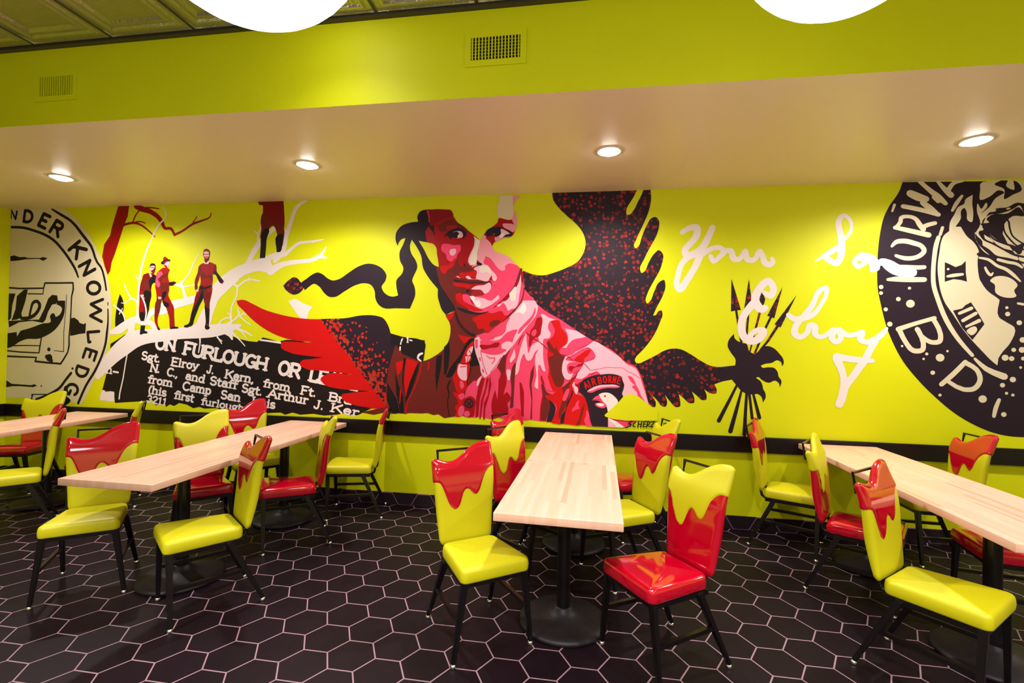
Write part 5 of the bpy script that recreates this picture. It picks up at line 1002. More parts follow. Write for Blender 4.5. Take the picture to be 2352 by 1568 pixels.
def interp(tab, x):
    """smooth (Catmull-Rom) interpolation of a sorted table of (x, y)"""
    if x <= tab[0][0]:
        return tab[0][1]
    if x >= tab[-1][0]:
        return tab[-1][1]
    for i in range(len(tab) - 1):
        if tab[i][0] <= x <= tab[i + 1][0]:
            break
    x0, y0 = tab[i]; x1, y1 = tab[i + 1]
    h = x1 - x0
    m0 = (y1 - tab[i - 1][1]) / (x1 - tab[i - 1][0]) if i > 0 else (y1 - y0) / h
    m1 = (tab[i + 2][1] - y0) / (tab[i + 2][0] - x0) if i + 2 < len(tab) else (y1 - y0) / h
    t = (x - x0) / h
    return (2 * t**3 - 3 * t**2 + 1) * y0 + (t**3 - 2 * t**2 + t) * h * m0 + (-2 * t**3 + 3 * t**2) * y1 + (t**3 - t**2) * h * m1

# ------------------------------------------------------------------ materials
def new_mat(name, color, rough=0.5, spec=0.5, metal=0.0, coat=0.0, bump=None):
    m = bpy.data.materials.new(name)
    m.use_nodes = True
    nt = m.node_tree
    b = nt.nodes['Principled BSDF']
    b.inputs['Base Color'].default_value = color
    b.inputs['Roughness'].default_value = rough
    b.inputs['Specular IOR Level'].default_value = spec
    b.inputs['Metallic'].default_value = metal
    if coat:
        b.inputs['Coat Weight'].default_value = coat
        b.inputs['Coat Roughness'].default_value = 0.04
    if bump:
        sc, st, dist = bump
        tc = nt.nodes.new('ShaderNodeTexCoord')
        n = nt.nodes.new('ShaderNodeTexNoise')
        n.inputs['Scale'].default_value = sc
        n.inputs['Detail'].default_value = 3
        bp = nt.nodes.new('ShaderNodeBump')
        bp.inputs['Strength'].default_value = st
        bp.inputs['Distance'].default_value = dist
        nt.links.new(tc.outputs['Object'], n.inputs['Vector'])
        nt.links.new(n.outputs['Fac'], bp.inputs['Height'])
        nt.links.new(bp.outputs['Normal'], b.inputs['Normal'])
    return m

class NT:
    """tiny helper to write shader maths"""
    def __init__(self, m):
        self.nt = m.node_tree
        self.bsdf = self.nt.nodes['Principled BSDF']
    def node(self, t, **kw):
        n = self.nt.nodes.new(t)
        for k, v in kw.items():
            setattr(n, k, v)
        return n
    def put(self, sock, v):
        if isinstance(v, (int, float)):
            sock.default_value = v
        elif isinstance(v, (tuple, list)):
            sock.default_value = v
        else:
            self.nt.links.new(v, sock)
    def m(self, op, a, b=0.0, c=None):
        n = self.node('ShaderNodeMath', operation=op)
        self.put(n.inputs[0], a)
        self.put(n.inputs[1], b)
        if c is not None:
            self.put(n.inputs[2], c)
        return n.outputs[0]
    def mix(self, f, a, b):
        n = self.node('ShaderNodeMix', data_type='RGBA')
        self.put(n.inputs[0], f)
        self.put(n.inputs[6], a)
        self.put(n.inputs[7], b)
        return n.outputs[2]
    def ramp(self, f, stops, interp='LINEAR'):
        n = self.node('ShaderNodeValToRGB')
        n.color_ramp.interpolation = interp
        els = n.color_ramp.elements
        while len(els) < len(stops):
            els.new(0.5)
        for e, (p, c) in zip(els, stops):
            e.position = p
            e.color = c
        self.put(n.inputs[0], f)
        return n.outputs[0]
    def noise(self, vec, scale, detail=2.0, dims='3D'):
        n = self.node('ShaderNodeTexNoise', noise_dimensions=dims)
        n.inputs['Scale'].default_value = scale
        n.inputs['Detail'].default_value = detail
        if vec is not None:
            self.put(n.inputs['Vector'], vec)
        return n
    def coords(self):
        tc = self.node('ShaderNodeTexCoord')
        s = self.node('ShaderNodeSeparateXYZ')
        self.nt.links.new(tc.outputs['Object'], s.inputs[0])
        return tc.outputs['Object'], s.outputs[0], s.outputs[1], s.outputs[2]
    def vec(self, x, y, z=0.0):
        n = self.node('ShaderNodeCombineXYZ')
        self.put(n.inputs[0], x); self.put(n.inputs[1], y); self.put(n.inputs[2], z)
        return n.outputs[0]

HEX = 0.1284                     # side of one hexagonal tile
def hex_material(name, vertical, ox, oy, tile_a, tile_b, grout, gw, rough):
    m = new_mat(name, tile_a, rough, 0.12)
    n = NT(m)
    obj_v, x, y, z = n.coords()
    v = z if vertical else y
    cx, cy = 3 * HEX, math.sqrt(3) * HEX
    ap = cy / 2
    def cell(px, py):
        gx = n.m('SUBTRACT', n.m('FLOORED_MODULO', n.m('ADD', px, cx / 2), cx), cx / 2)
        gy = n.m('SUBTRACT', n.m('FLOORED_MODULO', n.m('ADD', py, cy / 2), cy), cy / 2)
        return gx, gy
    def hd(gx, gy):
        ax = n.m('ABSOLUTE', gx); ay = n.m('ABSOLUTE', gy)
        return n.m('MAXIMUM', ay, n.m('ADD', n.m('MULTIPLY', ax, math.sqrt(3) / 2), n.m('MULTIPLY', ay, 0.5)))
    px = n.m('SUBTRACT', x, ox); py = n.m('SUBTRACT', v, oy)
    ax, ay = cell(px, py)
    bx, by = cell(n.m('SUBTRACT', px, 1.5 * HEX), n.m('SUBTRACT', py, ap))
    da = hd(ax, ay); db = hd(bx, by)
    d = n.m('MINIMUM', da, db)
    isb = n.m('LESS_THAN', db, da)
    # identity of the tile = its centre
    ux = n.m('SUBTRACT', px, n.m('ADD', n.m('MULTIPLY', isb, n.m('SUBTRACT', bx, ax)), ax))
    uy = n.m('SUBTRACT', py, n.m('ADD', n.m('MULTIPLY', isb, n.m('SUBTRACT', by, ay)), ay))
    wn = n.node('ShaderNodeTexWhiteNoise', noise_dimensions='2D')
    n.put(wn.inputs['Vector'], n.vec(n.m('ROUND', n.m('MULTIPLY', ux, 20)), n.m('ROUND', n.m('MULTIPLY', uy, 20))))
    tile = n.mix(wn.outputs['Value'], tile_a, tile_b)
    cloud = n.noise(obj_v, 9.0, 4.0)
    tile = n.mix(n.m('MULTIPLY', cloud.outputs['Fac'], 0.5), tile, tuple(min(1, c * 1.7) for c in tile_b[:3]) + (1,))
    edge = n.node('ShaderNodeMapRange')
    n.put(edge.inputs['Value'], d)
    edge.inputs['From Min'].default_value = ap - gw * 0.5 - 0.0012
    edge.inputs['From Max'].default_value = ap - gw * 0.5 + 0.0004
    g = edge.outputs[0]
    n.put(n.bsdf.inputs['Base Color'], n.mix(g, tile, grout))
    rn = n.m('ADD', rough - 0.08, n.m('MULTIPLY', cloud.outputs['Fac'], 0.16))
    n.put(n.bsdf.inputs['Roughness'], n.m('ADD', rn, n.m('MULTIPLY', g, 0.4)))
    bp = n.node('ShaderNodeBump')
    bp.inputs['Strength'].default_value = 0.35
    bp.inputs['Distance'].default_value = 0.003
    n.put(bp.inputs['Height'], n.m('SUBTRACT', n.m('MULTIPLY', cloud.outputs['Fac'], 0.15), g))
    n.put(n.bsdf.inputs['Normal'], bp.outputs['Normal'])
    return m

def butcher_block(name):
    m = new_mat(name, lin(232, 190, 150), 0.32, 0.5)
    n = NT(m)
    o, x, y, z = n.coords()
    strip = n.m('FLOOR', n.m('DIVIDE', x, 0.026))
    r1 = n.node('ShaderNodeTexWhiteNoise', noise_dimensions='1D')
    n.put(r1.inputs['W'], strip)
    oi = n.node('ShaderNodeObjectInfo')
    yy = n.m('ADD', n.m('DIVIDE', y, 0.55), n.m('ADD', n.m('MULTIPLY', r1.outputs['Value'], 7.3), n.m('MULTIPLY', oi.outputs['Random'], 3.0)))
    blk = n.m('FLOOR', yy)
    r2 = n.node('ShaderNodeTexWhiteNoise', noise_dimensions='2D')
    n.put(r2.inputs['Vector'], n.vec(strip, blk))
    base = n.ramp(r2.outputs['Value'], [(0.0, lin(208, 156, 128)), (0.08, lin(219, 172, 144)), (0.5, lin(224, 179, 152)), (1.0, lin(229, 187, 163))])
    grain = n.noise(n.vec(n.m('MULTIPLY', x, 60.0), n.m('MULTIPLY', y, 3.0), n.m('MULTIPLY', z, 60.0)), 1.6, 4.0)
    base = n.mix(n.m('MULTIPLY', grain.outputs['Fac'], 0.30), base, lin(204, 150, 120))
    fx = n.m('ABSOLUTE', n.m('SUBTRACT', n.m('FRACT', n.m('DIVIDE', x, 0.026)), 0.5))
    seam = n.m('GREATER_THAN', fx, 0.485)
    fy = n.m('ABSOLUTE', n.m('SUBTRACT', n.m('FRACT', yy), 0.5))
    seam = n.m('MAXIMUM', seam, n.m('GREATER_THAN', fy, 0.4985))
    n.put(n.bsdf.inputs['Base Color'], n.mix(n.m('MULTIPLY', seam, 0.25), base, lin(180, 122, 88)))
    return m

def speckled(name, dark, hot, hot2, scale, keep, fade=None):
    """dark paint dabbed all over with small irregular spots; fade = (u, v, du, dv): solid `hot` on one side"""
    m = new_mat(name, dark, 0.55, 0.15)
    n = NT(m)
    o, x, y, z = n.coords()
    wob = n.noise(o, 38.0, 2.0)
    px = n.m('ADD', x, n.m('MULTIPLY', n.m('SUBTRACT', wob.outputs['Fac'], 0.5), 0.035))
    wob2 = n.noise(n.vec(n.m('ADD', x, 3.7), z, 1.3), 34.0, 2.0)
    pz = n.m('ADD', z, n.m('MULTIPLY', n.m('SUBTRACT', wob2.outputs['Fac'], 0.5), 0.035))
    vor = n.node('ShaderNodeTexVoronoi', voronoi_dimensions='2D')
    vor.inputs['Scale'].default_value = scale
    n.put(vor.inputs['Vector'], n.vec(px, pz))
    sp = n.node('ShaderNodeSeparateColor')
    n.put(sp.inputs[0], vor.outputs['Color'])
    rnd, rnd2 = sp.outputs[0], sp.outputs[1]
    rad = n.m('MULTIPLY', n.m('ADD', n.m('MULTIPLY', rnd2, 0.30), 0.16), 1.0)
    if fade:
        u, v, du, dv = fade
        t = n.m('ADD', n.m('MULTIPLY', n.m('SUBTRACT', x, u), du), n.m('MULTIPLY', n.m('SUBTRACT', z, v), dv))  # 0 at the edge of solid colour, 1 where all dark
        rad = n.m('MULTIPLY', rad, n.m('SUBTRACT', 1.75, n.m('MULTIPLY', t, 1.05)))
        on = n.m('MULTIPLY', n.m('LESS_THAN', vor.outputs['Distance'], rad), n.m('GREATER_THAN', rnd, n.m('MULTIPLY', t, 0.9)))
        on = n.m('MAXIMUM', on, n.m('LESS_THAN', n.m('ADD', t, n.m('MULTIPLY', n.m('SUBTRACT', wob.outputs['Fac'], 0.5), 0.35)), 0.0))
    else:
        on = n.m('MULTIPLY', n.m('LESS_THAN', vor.outputs['Distance'], rad), n.m('GREATER_THAN', rnd, keep))
    spot = n.mix(sp.outputs[2], hot, hot2)
    if fade:
        spot = n.mix(n.m('LESS_THAN', t, 0.0), spot, hot)
    n.put(n.bsdf.inputs['Base Color'], n.mix(on, dark, spot))
    return m

M = {}
LIME = (0.590, 0.628, 0.0015, 1)
M['lime_wall'] = new_mat('lime_wall_paint', LIME, 0.55, 0.22, bump=(220, 0.04, 0.002))
M['soffit'] = new_mat('soffit_white_paint', (0.92, 0.76, 0.56, 1), 0.35, 0.5, bump=(180, 0.05, 0.002))
M['black_trim'] = new_mat('black_trim_paint', lin(16, 10, 14), 0.35, 0.35)
AP = HEX * math.sqrt(3) / 2
TA, TB, GR = lin(15, 7, 13), lin(21, 11, 18), lin(142, 114, 121)
M['hex_floor'] = hex_material('black_hexagon_floor_tile', False, -1.5204, 2.5900 - AP, TA, TB, GR, 0.0062, 0.44)
M['hex_base'] = hex_material('black_hexagon_base_tile', True, -1.5204, 0.0, lin(28, 19, 25), lin(36, 26, 32), lin(120, 90, 110), 0.006, 0.4)
M['tin'] = new_mat('pressed_tin', (0.50, 0.48, 0.31, 1), 0.32, 0.5, metal=0.9, bump=(48, 0.55, 0.008))
M['t_bar'] = new_mat('ceiling_grid_metal', (0.07, 0.06, 0.04, 1), 0.45, 0.5, metal=0.5)
M['plain_wall'] = new_mat('back_wall_paint', (0.50, 0.46, 0.12, 1), 0.5, 0.4)
M['vent_dark'] = new_mat('duct_shade_paint', lin(26, 26, 10), 0.8, 0.2)
M['vinyl_lime'] = new_mat('lime_vinyl', (0.520, 0.490, 0.004, 1), 0.44, 0.4, bump=(420, 0.10, 0.001))
M['vinyl_red'] = new_mat('red_patent_vinyl', (0.44, 0.0005, 0.014, 1), 0.09, 0.5, coat=1.0)
M['steel_black'] = new_mat('black_powder_coat', lin(12, 8, 10), 0.28, 0.5)
M['chrome'] = new_mat('chrome', (0.75, 0.72, 0.70, 1), 0.2, 0.5, metal=1.0)
M['iron'] = new_mat('black_cast_iron', lin(20, 15, 20), 0.5, 0.3, bump=(140, 0.12, 0.002))
M['wood'] = butcher_block('maple_butcher_block')

def emit(name, color, strength):
    m = bpy.data.materials.new(name)
    m.use_nodes = True
    nt = m.node_tree
    nt.nodes.remove(nt.nodes['Principled BSDF'])
    e = nt.nodes.new('ShaderNodeEmission')
    e.inputs['Color'].default_value = color
    e.inputs['Strength'].default_value = strength
    nt.links.new(e.outputs[0], nt.nodes['Material Output'].inputs['Surface'])
    return m
GLOBE_L = 15.0
M['globe'] = emit('lit_opal_globe', (1.0, 0.92, 0.93, 1), GLOBE_L)
M['globe_top'] = emit('lit_opal_globe_upper_half', (1.0, 0.92, 0.93, 1), GLOBE_L * 0.2)
M['led'] = emit('lit_downlight_lens', (1.0, 0.94, 0.88, 1), 60.0)
M['white_enamel'] = new_mat('white_enamel', (0.8, 0.78, 0.74, 1), 0.35, 0.5)

# paints of the mural
def paint(r, g, b, k=1.0):
    return new_mat('mural_paint_%d_%d_%d' % (r, g, b), tuple(c * k for c in lin(r, g, b)[:3]) + (1,), 0.55, 0.15)
PK = 0.80
M['black'] = paint(26, 19, 20); M['dark'] = paint(36, 24, 34)
M['white'] = paint(243, 232, 228, PK); M['cream'] = paint(226, 214, 178, PK); M['cream2'] = paint(238, 222, 205, PK)
M['red'] = paint(206, 14, 14, PK); M['red2'] = paint(168, 8, 20, PK); M['fig1'] = paint(158, 22, 24, PK); M['fig2'] = paint(126, 14, 20, PK); M['treered'] = paint(152, 14, 12, PK); M['crim'] = paint(160, 32, 34, PK); M['hatred'] = paint(140, 14, 26, PK)
M['maroon'] = paint(112, 34, 28, PK); M['hot'] = paint(250, 72, 112, PK * 0.93); M['pink'] = paint(240, 84, 120, PK * 0.93)
M['pinkm'] = paint(242, 158, 172, PK); M['pinkl'] = paint(250, 192, 208, PK * 0.93)
M['speck'] = speckled('mural_speckled_feathers', lin(36, 24, 34), tuple(c * PK for c in lin(170, 38, 34)[:3]) + (1,), tuple(c * PK for c in lin(76, 32, 28)[:3]) + (1,), 25.0, 0.30)
M['redwing'] = speckled('mural_red_to_black_feathers', lin(36, 24, 34), tuple(c * PK for c in lin(206, 14, 14)[:3]) + (1,), tuple(c * PK for c in lin(170, 60, 40)[:3]) + (1,), 27.0, 0.3, fade=(-2.651, 1.798, 2.375, 2.03))
M['wallpaint'] = M['lime_wall']

# ------------------------------------------------------------------ the setting
bm = bmesh.new(); box(bm, XL - 0.1, XR, YF, YW + 0.1, -0.06, 0.0); struct('floor', bm, M['hex_floor'])
bm = bmesh.new(); box(bm, XL - 0.1, XR, YW, YW + 0.12, 0.0, ZC + 0.1); struct('wall_back', bm, M['lime_wall'])
bm = bmesh.new(); box(bm, XL - 0.12, XL, YF, YW, 0.0, ZC + 0.1); struct('wall_left', bm, M['lime_wall'])
bm = bmesh.new(); box(bm, XR, XR + 0.12, YF, YW + 0.1, 0.0, ZC + 0.1); struct('wall_right', bm, M['plain_wall'])
bm = bmesh.new(); box(bm, XL - 0.1, XR + 0.1, YF - 0.12, YF, 0.0, ZC + 0.1); struct('wall_front', bm, M['plain_wall'])
# dropped soffit along the mural wall: painted face towards the room, pale underside
bm = bmesh.new()
box(bm, XL, XR, YB, YW, ZS, ZC)
bm.faces.ensure_lookup_table()
for f in bm.faces:
    f.normal_update()
    f.material_index = 1 if f.calc_center_median().z < ZS + 0.001 else 0
struct('ceiling_soffit', bm, [M['lime_wall'], M['soffit']])
# pressed tin ceiling, tiles of two feet in a dark grid
bm = bmesh.new()
TS = 0.6096
X0 = -3.6975
nx0 = math.floor((XL - X0) / TS)
nx1 = math.ceil((XR - X0) / TS)
Y1 = YB - 0.035
ny = math.ceil((Y1 - YF) / TS)
prof = [(0.0, 0.0, 1), (0.011, 0.0, 1), (0.013, 0.010, 0), (0.045, 0.010, 0), (0.056, -0.004, 0), (0.070, -0.004, 0), (0.080, 0.008, 0), (0.094, 0.008, 0), (0.103, -0.002, 0), (0.116, -0.002, 0), (0.135, 0.012, 0)]
for i in range(nx0, nx1):
    for j in range(ny):
        xa, xb = max(X0 + i * TS, XL), min(X0 + (i + 1) * TS, XR)
        yb_, ya = Y1 - j * TS, max(Y1 - (j + 1) * TS, YF)
        if xb - xa < 0.3 or yb_ - ya < 0.3:
            f = bm.faces.new([bm.verts.new(p) for p in ((xa, ya, ZC), (xb, ya, ZC), (xb, yb_, ZC), (xa, yb_, ZC))])
            continue
        prev = None
        for d, dz, mi in prof:
            ring = [bm.verts.new(p) for p in ((xa + d, ya + d, ZC + dz), (xb - d, ya + d, ZC + dz), (xb - d, yb_ - d, ZC + dz), (xa + d, yb_ - d, ZC + dz))]
            if prev:
                for q in range(4):
                    f = bm.faces.new((prev[q], prev[(q + 1) % 4], ring[(q + 1) % 4], ring[q]))
                    f.material_index = mi
            prev = ring
        bm.faces.new(prev)
struct('ceiling', bm, [M['tin'], M['t_bar']])
bm = bmesh.new(); box(bm, XL, XR, YB - 0.035, YB, ZC - 0.012, ZC + 0.004); struct('trim_2', bm, M['t_bar'])
# black rail along the wall, baseboards of half hexagons
bm = bmesh.new(); box(bm, XL, XR, YW - 0.030, YW, 0.676, 0.812, bevel=0.004); struct('trim_1', bm, M['black_trim'])
bm = bmesh.new(); box(bm, XL, XL + 0.030, YF, YW - 0.030, 0.676, 0.812, bevel=0.004); struct('trim_3', bm, M['black_trim'])
bm = bmesh.new(); box(bm, XL, XR, YW - 0.012, YW, 0.0, 0.114); struct('baseboard_back', bm, M['hex_base'])
bm = bmesh.new(); box(bm, XL, XL + 0.012, YF, YW - 0.012, 0.0, 0.114); struct('baseboard_left', bm, M['black_trim'])

# ------------------------------------------------------------------ air vents in the face of the soffit
def air_vent(cx, cz, w, h, label):
    t = thing('air_vent', label, 'vent', (cx, YB, cz), 0, 'air vents in the soffit face')
    bm = bmesh.new()
    b = 0.036
    for a in ((-w / 2 - b, w / 2 + b, h / 2, h / 2 + b), (-w / 2 - b, w / 2 + b, -h / 2 - b, -h / 2), (-w / 2 - b, -w / 2, -h / 2, h / 2), (w / 2, w / 2 + b, -h / 2, h / 2)):
        box(bm, a[0], a[1], -0.008, -0.0005, a[2], a[3])
    obj('frame', bm, M['lime_wall'], t)
    bm = bmesh.new(); box(bm, -w / 2, w / 2, -0.0025, -0.0008, -h / 2, h / 2); o = obj('duct_shade_panel', bm, M['vent_dark'], t); o['label'] = 'dark panel standing for the shade behind the blades'  # flat dark panel, the shade inside the duct is put into its colour
    bm = bmesh.new()
    n = 15
    for i in range(n):
        x = -w / 2 + w * (i + 0.5) / n
        box(bm, x - 0.0035, x + 0.0035, -0.012, -0.004, -h / 2, h / 2)
    for i in range(1, 7):
        z = -h / 2 + h * i / 7
        box(bm, -w / 2, w / 2, -0.0045, -0.003, z - 0.0012, z + 0.0012)
    obj('blades', bm, M['lime_wall'], t)
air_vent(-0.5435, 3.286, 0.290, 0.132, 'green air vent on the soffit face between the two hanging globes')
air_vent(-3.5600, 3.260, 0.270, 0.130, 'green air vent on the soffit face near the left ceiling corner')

# ------------------------------------------------------------------ lamps
def downlight(x, y, label, z=ZS, power=122.0, cone=165, group='recessed downlights in the soffit'):
    t = thing('recessed_downlight', label, 'ceiling light', (x, y, z), 0, group)
    bm = bmesh.new()
    lathe(bm, [(0.078, -0.0005), (0.090, -0.0005), (0.092, -0.004), (0.086, -0.008), (0.074, -0.006), (0.074, -0.0005), (0.078, -0.0005)], 40)
    obj('trim_ring', bm, M['white_enamel'], t, True)
    bm = bmesh.new(); lathe(bm, [(0.0745, -0.003), (0.066, -0.013), (0.048, -0.021), (0.025, -0.026), (0.0, -0.0275)], 40); obj('lens', bm, M['led'], t, True)
    # the reflector throws a wide soft beam and a stronger core straight down
    for pw, cn, bl in ((power, cone, 0.6), (power * 0.6, 105, 1.0))[:2 if z < ZC - 0.1 else 1]:
        l = bpy.data.lights.new('downlight_beam', 'SPOT')
        l.energy = pw
        l.color = (1.0, 0.92, 0.92)
        l.spot_size = math.radians(cn)
        l.spot_blend = bl
        l.shadow_soft_size = 0.05
        o = link(bpy.data.objects.new('downlight_beam', l))
        o.parent = t
        o.location = (0, 0, -0.05)
downlight(-4.685, 3.60, 'first recessed downlight from the left, above the round seal')
downlight(-2.258, 3.555, 'second recessed downlight from the left, above the branches and ribbon')
downlight(0.147, 3.545, 'third recessed downlight from the left, above the raised wing')
downlight(2.574, 3.63, 'fourth recessed downlight, far right, above the black coin')
downlight(5.0, 3.60, 'fifth recessed downlight, beyond the right edge of the photo')
downlight(-1.42, 2.23, 'small downlight in the tin ceiling, just above the upper edge of the photo', ZC, 17.0, 125, 'recessed downlights in the tin ceiling')
for x, y, w in ((-3.2, -0.4, 'left, nearer'), (0.2, -0.4, 'middle, nearer'), (3.4, -0.4, 'right, nearer'), (-3.2, -2.6, 'left, farther'), (0.2, -2.6, 'middle, farther'), (3.4, -2.6, 'right, farther')):
    downlight(x, y, 'downlight in the tin ceiling behind the photographer, ' + w, ZC, 500.0, 136, 'recessed downlights in the tin ceiling')

def globe_lamp(x, y, z, r, label, group='hanging globe lamps'):
    t = thing('globe_pendant', label, 'pendant lamp', (x, y, ZC), 0, group)
    bm = bmesh.new(); lathe(bm, [(0.0, -0.035), (0.05, -0.033), (0.065, -0.015), (0.068, 0.0), (0.0, 0.0)], 28); obj('canopy', bm, M['steel_black'], t, True)
    bm = bmesh.new(); sweep(bm, [(0, 0, -0.03), (0, 0, z + r - ZC)], 0.006, 10); obj('stem', bm, M['steel_black'], t, True)
    bm = bmesh.new(); lathe(bm, [(0.0, 0.05), (0.05, 0.045), (0.055, 0.0), (0.05, -0.02), (0.0, -0.02)], 28, cz=z + r - ZC); obj('holder', bm, M['steel_black'], t, True)
    bm = bmesh.new(); bmesh.ops.create_uvsphere(bm, u_segments=48, v_segments=24, radius=r); 
    for f in bm.faces:
        f.material_index = 1 if f.calc_center_median().z > 0 else 0   # upper half of the glass set to glow weaker, keeping the soffit face dim
    bmesh.ops.translate(bm, verts=bm.verts, vec=(0, 0, z - ZC)); obj('globe', bm, [M['globe'], M['globe_top']], t, True)
globe_lamp(-0.783, 0.9655, 2.60, 0.280, 'large white glowing globe at the top left, in front of the tin ceiling')
globe_lamp(0.673, 1.373, 2.78, 0.285, 'white glowing globe at the top right, cut off by the photo edge')
globe_lamp(-3.0, 0.75, 2.60, 0.28, 'glowing globe outside the photo to the left')
globe_lamp(3.1, 1.3, 2.70, 0.28, 'glowing globe outside the photo to the right')
globe_lamp(-1.6, -1.8, 2.65, 0.28, 'glowing globe behind the photographer, left')
globe_lamp(1.6, -1.8, 2.65, 0.28, 'glowing globe behind the photographer, right')

# ------------------------------------------------------------------ the painted wall
def catmull(pts, closed=True, n=4):
    """pts: (x, y, ..., corner flag last)"""
    out = []
    N = len(pts)
    rng = range(N) if closed else range(N - 1)
    for i in rng:
        p1, p2 = pts[i], pts[(i + 1) % N]
        p0 = pts[i - 1] if (closed or i > 0) else p1
        p3 = pts[(i + 2) % N] if (closed or i + 2 < N) else p2
        d = len(p1) - 1
        dist = math.hypot(p2[0] - p1[0], p2[1] - p1[1])
        def tan(a, b, c):
            if b[-1]:
                return None
            da = math.hypot(b[0] - a[0], b[1] - a[1]) + 1e-6
            dc = math.hypot(c[0] - b[0], c[1] - b[1]) + 1e-6
            return [((c[k] - b[k]) / dc * da + (b[k] - a[k]) / da * dc) / (da + dc) for k in range(d)]
        t1 = tan(p0, p1, p2); t2 = tan(p1, p2, p3)
        s = n if dist > 6 else 2
        if p1[-1] and p2[-1]:
            s = 1
        for q in range(s):
            t = q / s
            h00 = 2 * t**3 - 3 * t**2 + 1; h10 = t**3 - 2 * t**2 + t; h01 = -2 * t**3 + 3 * t**2; h11 = t**3 - t**2
            v = []
            for k in range(d):
                ch = (p2[k] - p1[k]) / (dist + 1e-6)
                a = t1[k] if t1 else ch
                b = t2[k] if t2 else ch
                v.append(h00 * p1[k] + h10 * dist * a + h01 * p2[k] + h11 * dist * b)
            out.append(tuple(v))
    if not closed:
        out.append(tuple(pts[-1][:-1]))
    return out

def touching(polys):
    """sort outlines into clusters whose bounding boxes touch"""
    bb = [(min(p[0] for p in q), min(p[1] for p in q), max(p[0] for p in q), max(p[1] for p in q)) for q in polys]
    par = list(range(len(polys)))
    def find(i):
        while par[i] != i:
            par[i] = par[par[i]]
            i = par[i]
        return i
    order = sorted(range(len(polys)), key=lambda i: bb[i][0])
    for n, i in enumerate(order):
        for j in order[n + 1:]:
            if bb[j][0] > bb[i][2]:
                break
            if bb[j][1] <= bb[i][3] and bb[i][1] <= bb[j][3]:
                par[find(i)] = find(j)
    out = {}
    for i, q in enumerate(polys):
        out.setdefault(find(i), []).append(q)
    return list(out.values())

def inside(x, y, poly):
    c = False
    ax, ay = poly[-1]
    for bx, by in poly:
        if (ay > y) != (by > y) and x < (bx - ax) * (y - ay) / (by - ay) + ax:
            c = not c
        ax, ay = bx, by
    return c

LAY = 0.00015
def build_painted(text, name, parent):
    """every paint of one layer is united into one clean flat mesh, the layers lie a hair's breadth over each other"""
    bm = bmesh.new()
    mats = []
    groups = {}
    ZTOP = (ZS - 0.001) * 1000
    def clip(p):
        return (max(p[0], XL * 1000 + 2) / 1000, min(p[1], ZTOP) / 1000)
    for line in text.strip().splitlines():
        kind, mat, lay, rest = line.split(' ', 3)
        polys = groups.setdefault((mat, int(lay)), [])
        if kind[0] == 'P':
            pts = []
            for tok in rest.split():
                c = tok.endswith('*')
                a, b = tok.rstrip('*').split(',')
                q = (float(a), float(b), c)
                if not pts or (q[0], q[1]) != (pts[-1][0], pts[-1][1]):
                    pts.append(q)
            polys.append([clip(p) for p in (catmull(pts) if kind == 'Ps' else pts)])
            continue
        pts = [tuple(float(q) for q in tok.split(',')) + (False,) for tok in rest.split()]
        def disc(x, z, r, n):
            polys.append([clip((x + r * math.cos(2 * math.pi * (i + 0.3) / n), z + r * math.sin(2 * math.pi * (i + 0.3) / n))) for i in range(n)])
        if kind[0] == 'D':
            for p in pts:
                disc(p[0], p[1], p[2], 20)
            continue
        if kind == 'Ss' and len(pts) > 2:
            pts = catmull(pts, False, 3)
        for i, p in enumerate(pts):
            disc(p[0], p[1], p[2] / 2, 8)
            if i:
                o = pts[i - 1]
                dx, dz = p[0] - o[0], p[1] - o[1]
                L = math.hypot(dx, dz)
                if L < 0.5:
                    continue
                nx, nz = -dz / L, dx / L
                polys.append([clip(q) for q in ((o[0] + nx * o[2] / 2, o[1] + nz * o[2] / 2), (p[0] + nx * p[2] / 2, p[1] + nz * p[2] / 2), (p[0] - nx * p[2] / 2, p[1] - nz * p[2] / 2), (o[0] - nx * o[2] / 2, o[1] - nz * o[2] / 2))])
    for (mat, lay), polys in groups.items():
        if mat not in mats:
            mats.append(mat)
        mi = mats.index(mat)
        y = YW - 0.0006 - LAY * lay
        for cluster in touching(polys):
            if len(cluster) == 1 and len(cluster[0]) < 5:
                f = bm.faces.new([bm.verts.new((p[0], y, p[1])) for p in cluster[0]])
                f.material_index = mi
                continue
            verts, faces = [], []
            for poly in cluster:
                if sum(a[0] * b[1] - b[0] * a[1] for a, b in zip(poly, poly[1:] + poly[:1])) < 0:
                    poly = poly[::-1]
                k = len(verts)
                verts.extend(Vector(p) for p in poly)
                faces.append(list(range(k, k + len(poly))))
            vo, eo, fo, ov, oe, of = delaunay_2d_cdt(verts, [], faces, 0, 1e-5)
            bv = {}
            boxes = [(q, (min(p[0] for p in q), min(p[1] for p in q), max(p[0] for p in q), max(p[1] for p in q))) for q in cluster]
            for f in fo:
                cx = sum(vo[i].x for i in f) / len(f)
                cy = sum(vo[i].y for i in f) / len(f)
                if not any(b[0] <= cx <= b[2] and b[1] <= cy <= b[3] and inside(cx, cy, q) for q, b in boxes):
                    continue
                vs = []
                for i in f:
                    if i not in bv:
                        bv[i] = bm.verts.new((vo[i].x, y, vo[i].y))
                    vs.append(bv[i])
                nf = bm.faces.new(vs)
                nf.material_index = mi
    bm.normal_update()
    for f in bm.faces:
        if f.normal.y > 0:
            f.normal_flip()
    me = bpy.data.meshes.new(name)
    bm.to_mesh(me)
    bm.free()
    for m in mats:
        me.materials.append(M[m])
    o = link(bpy.data.objects.new(name, me))
    o.parent = parent
    return o

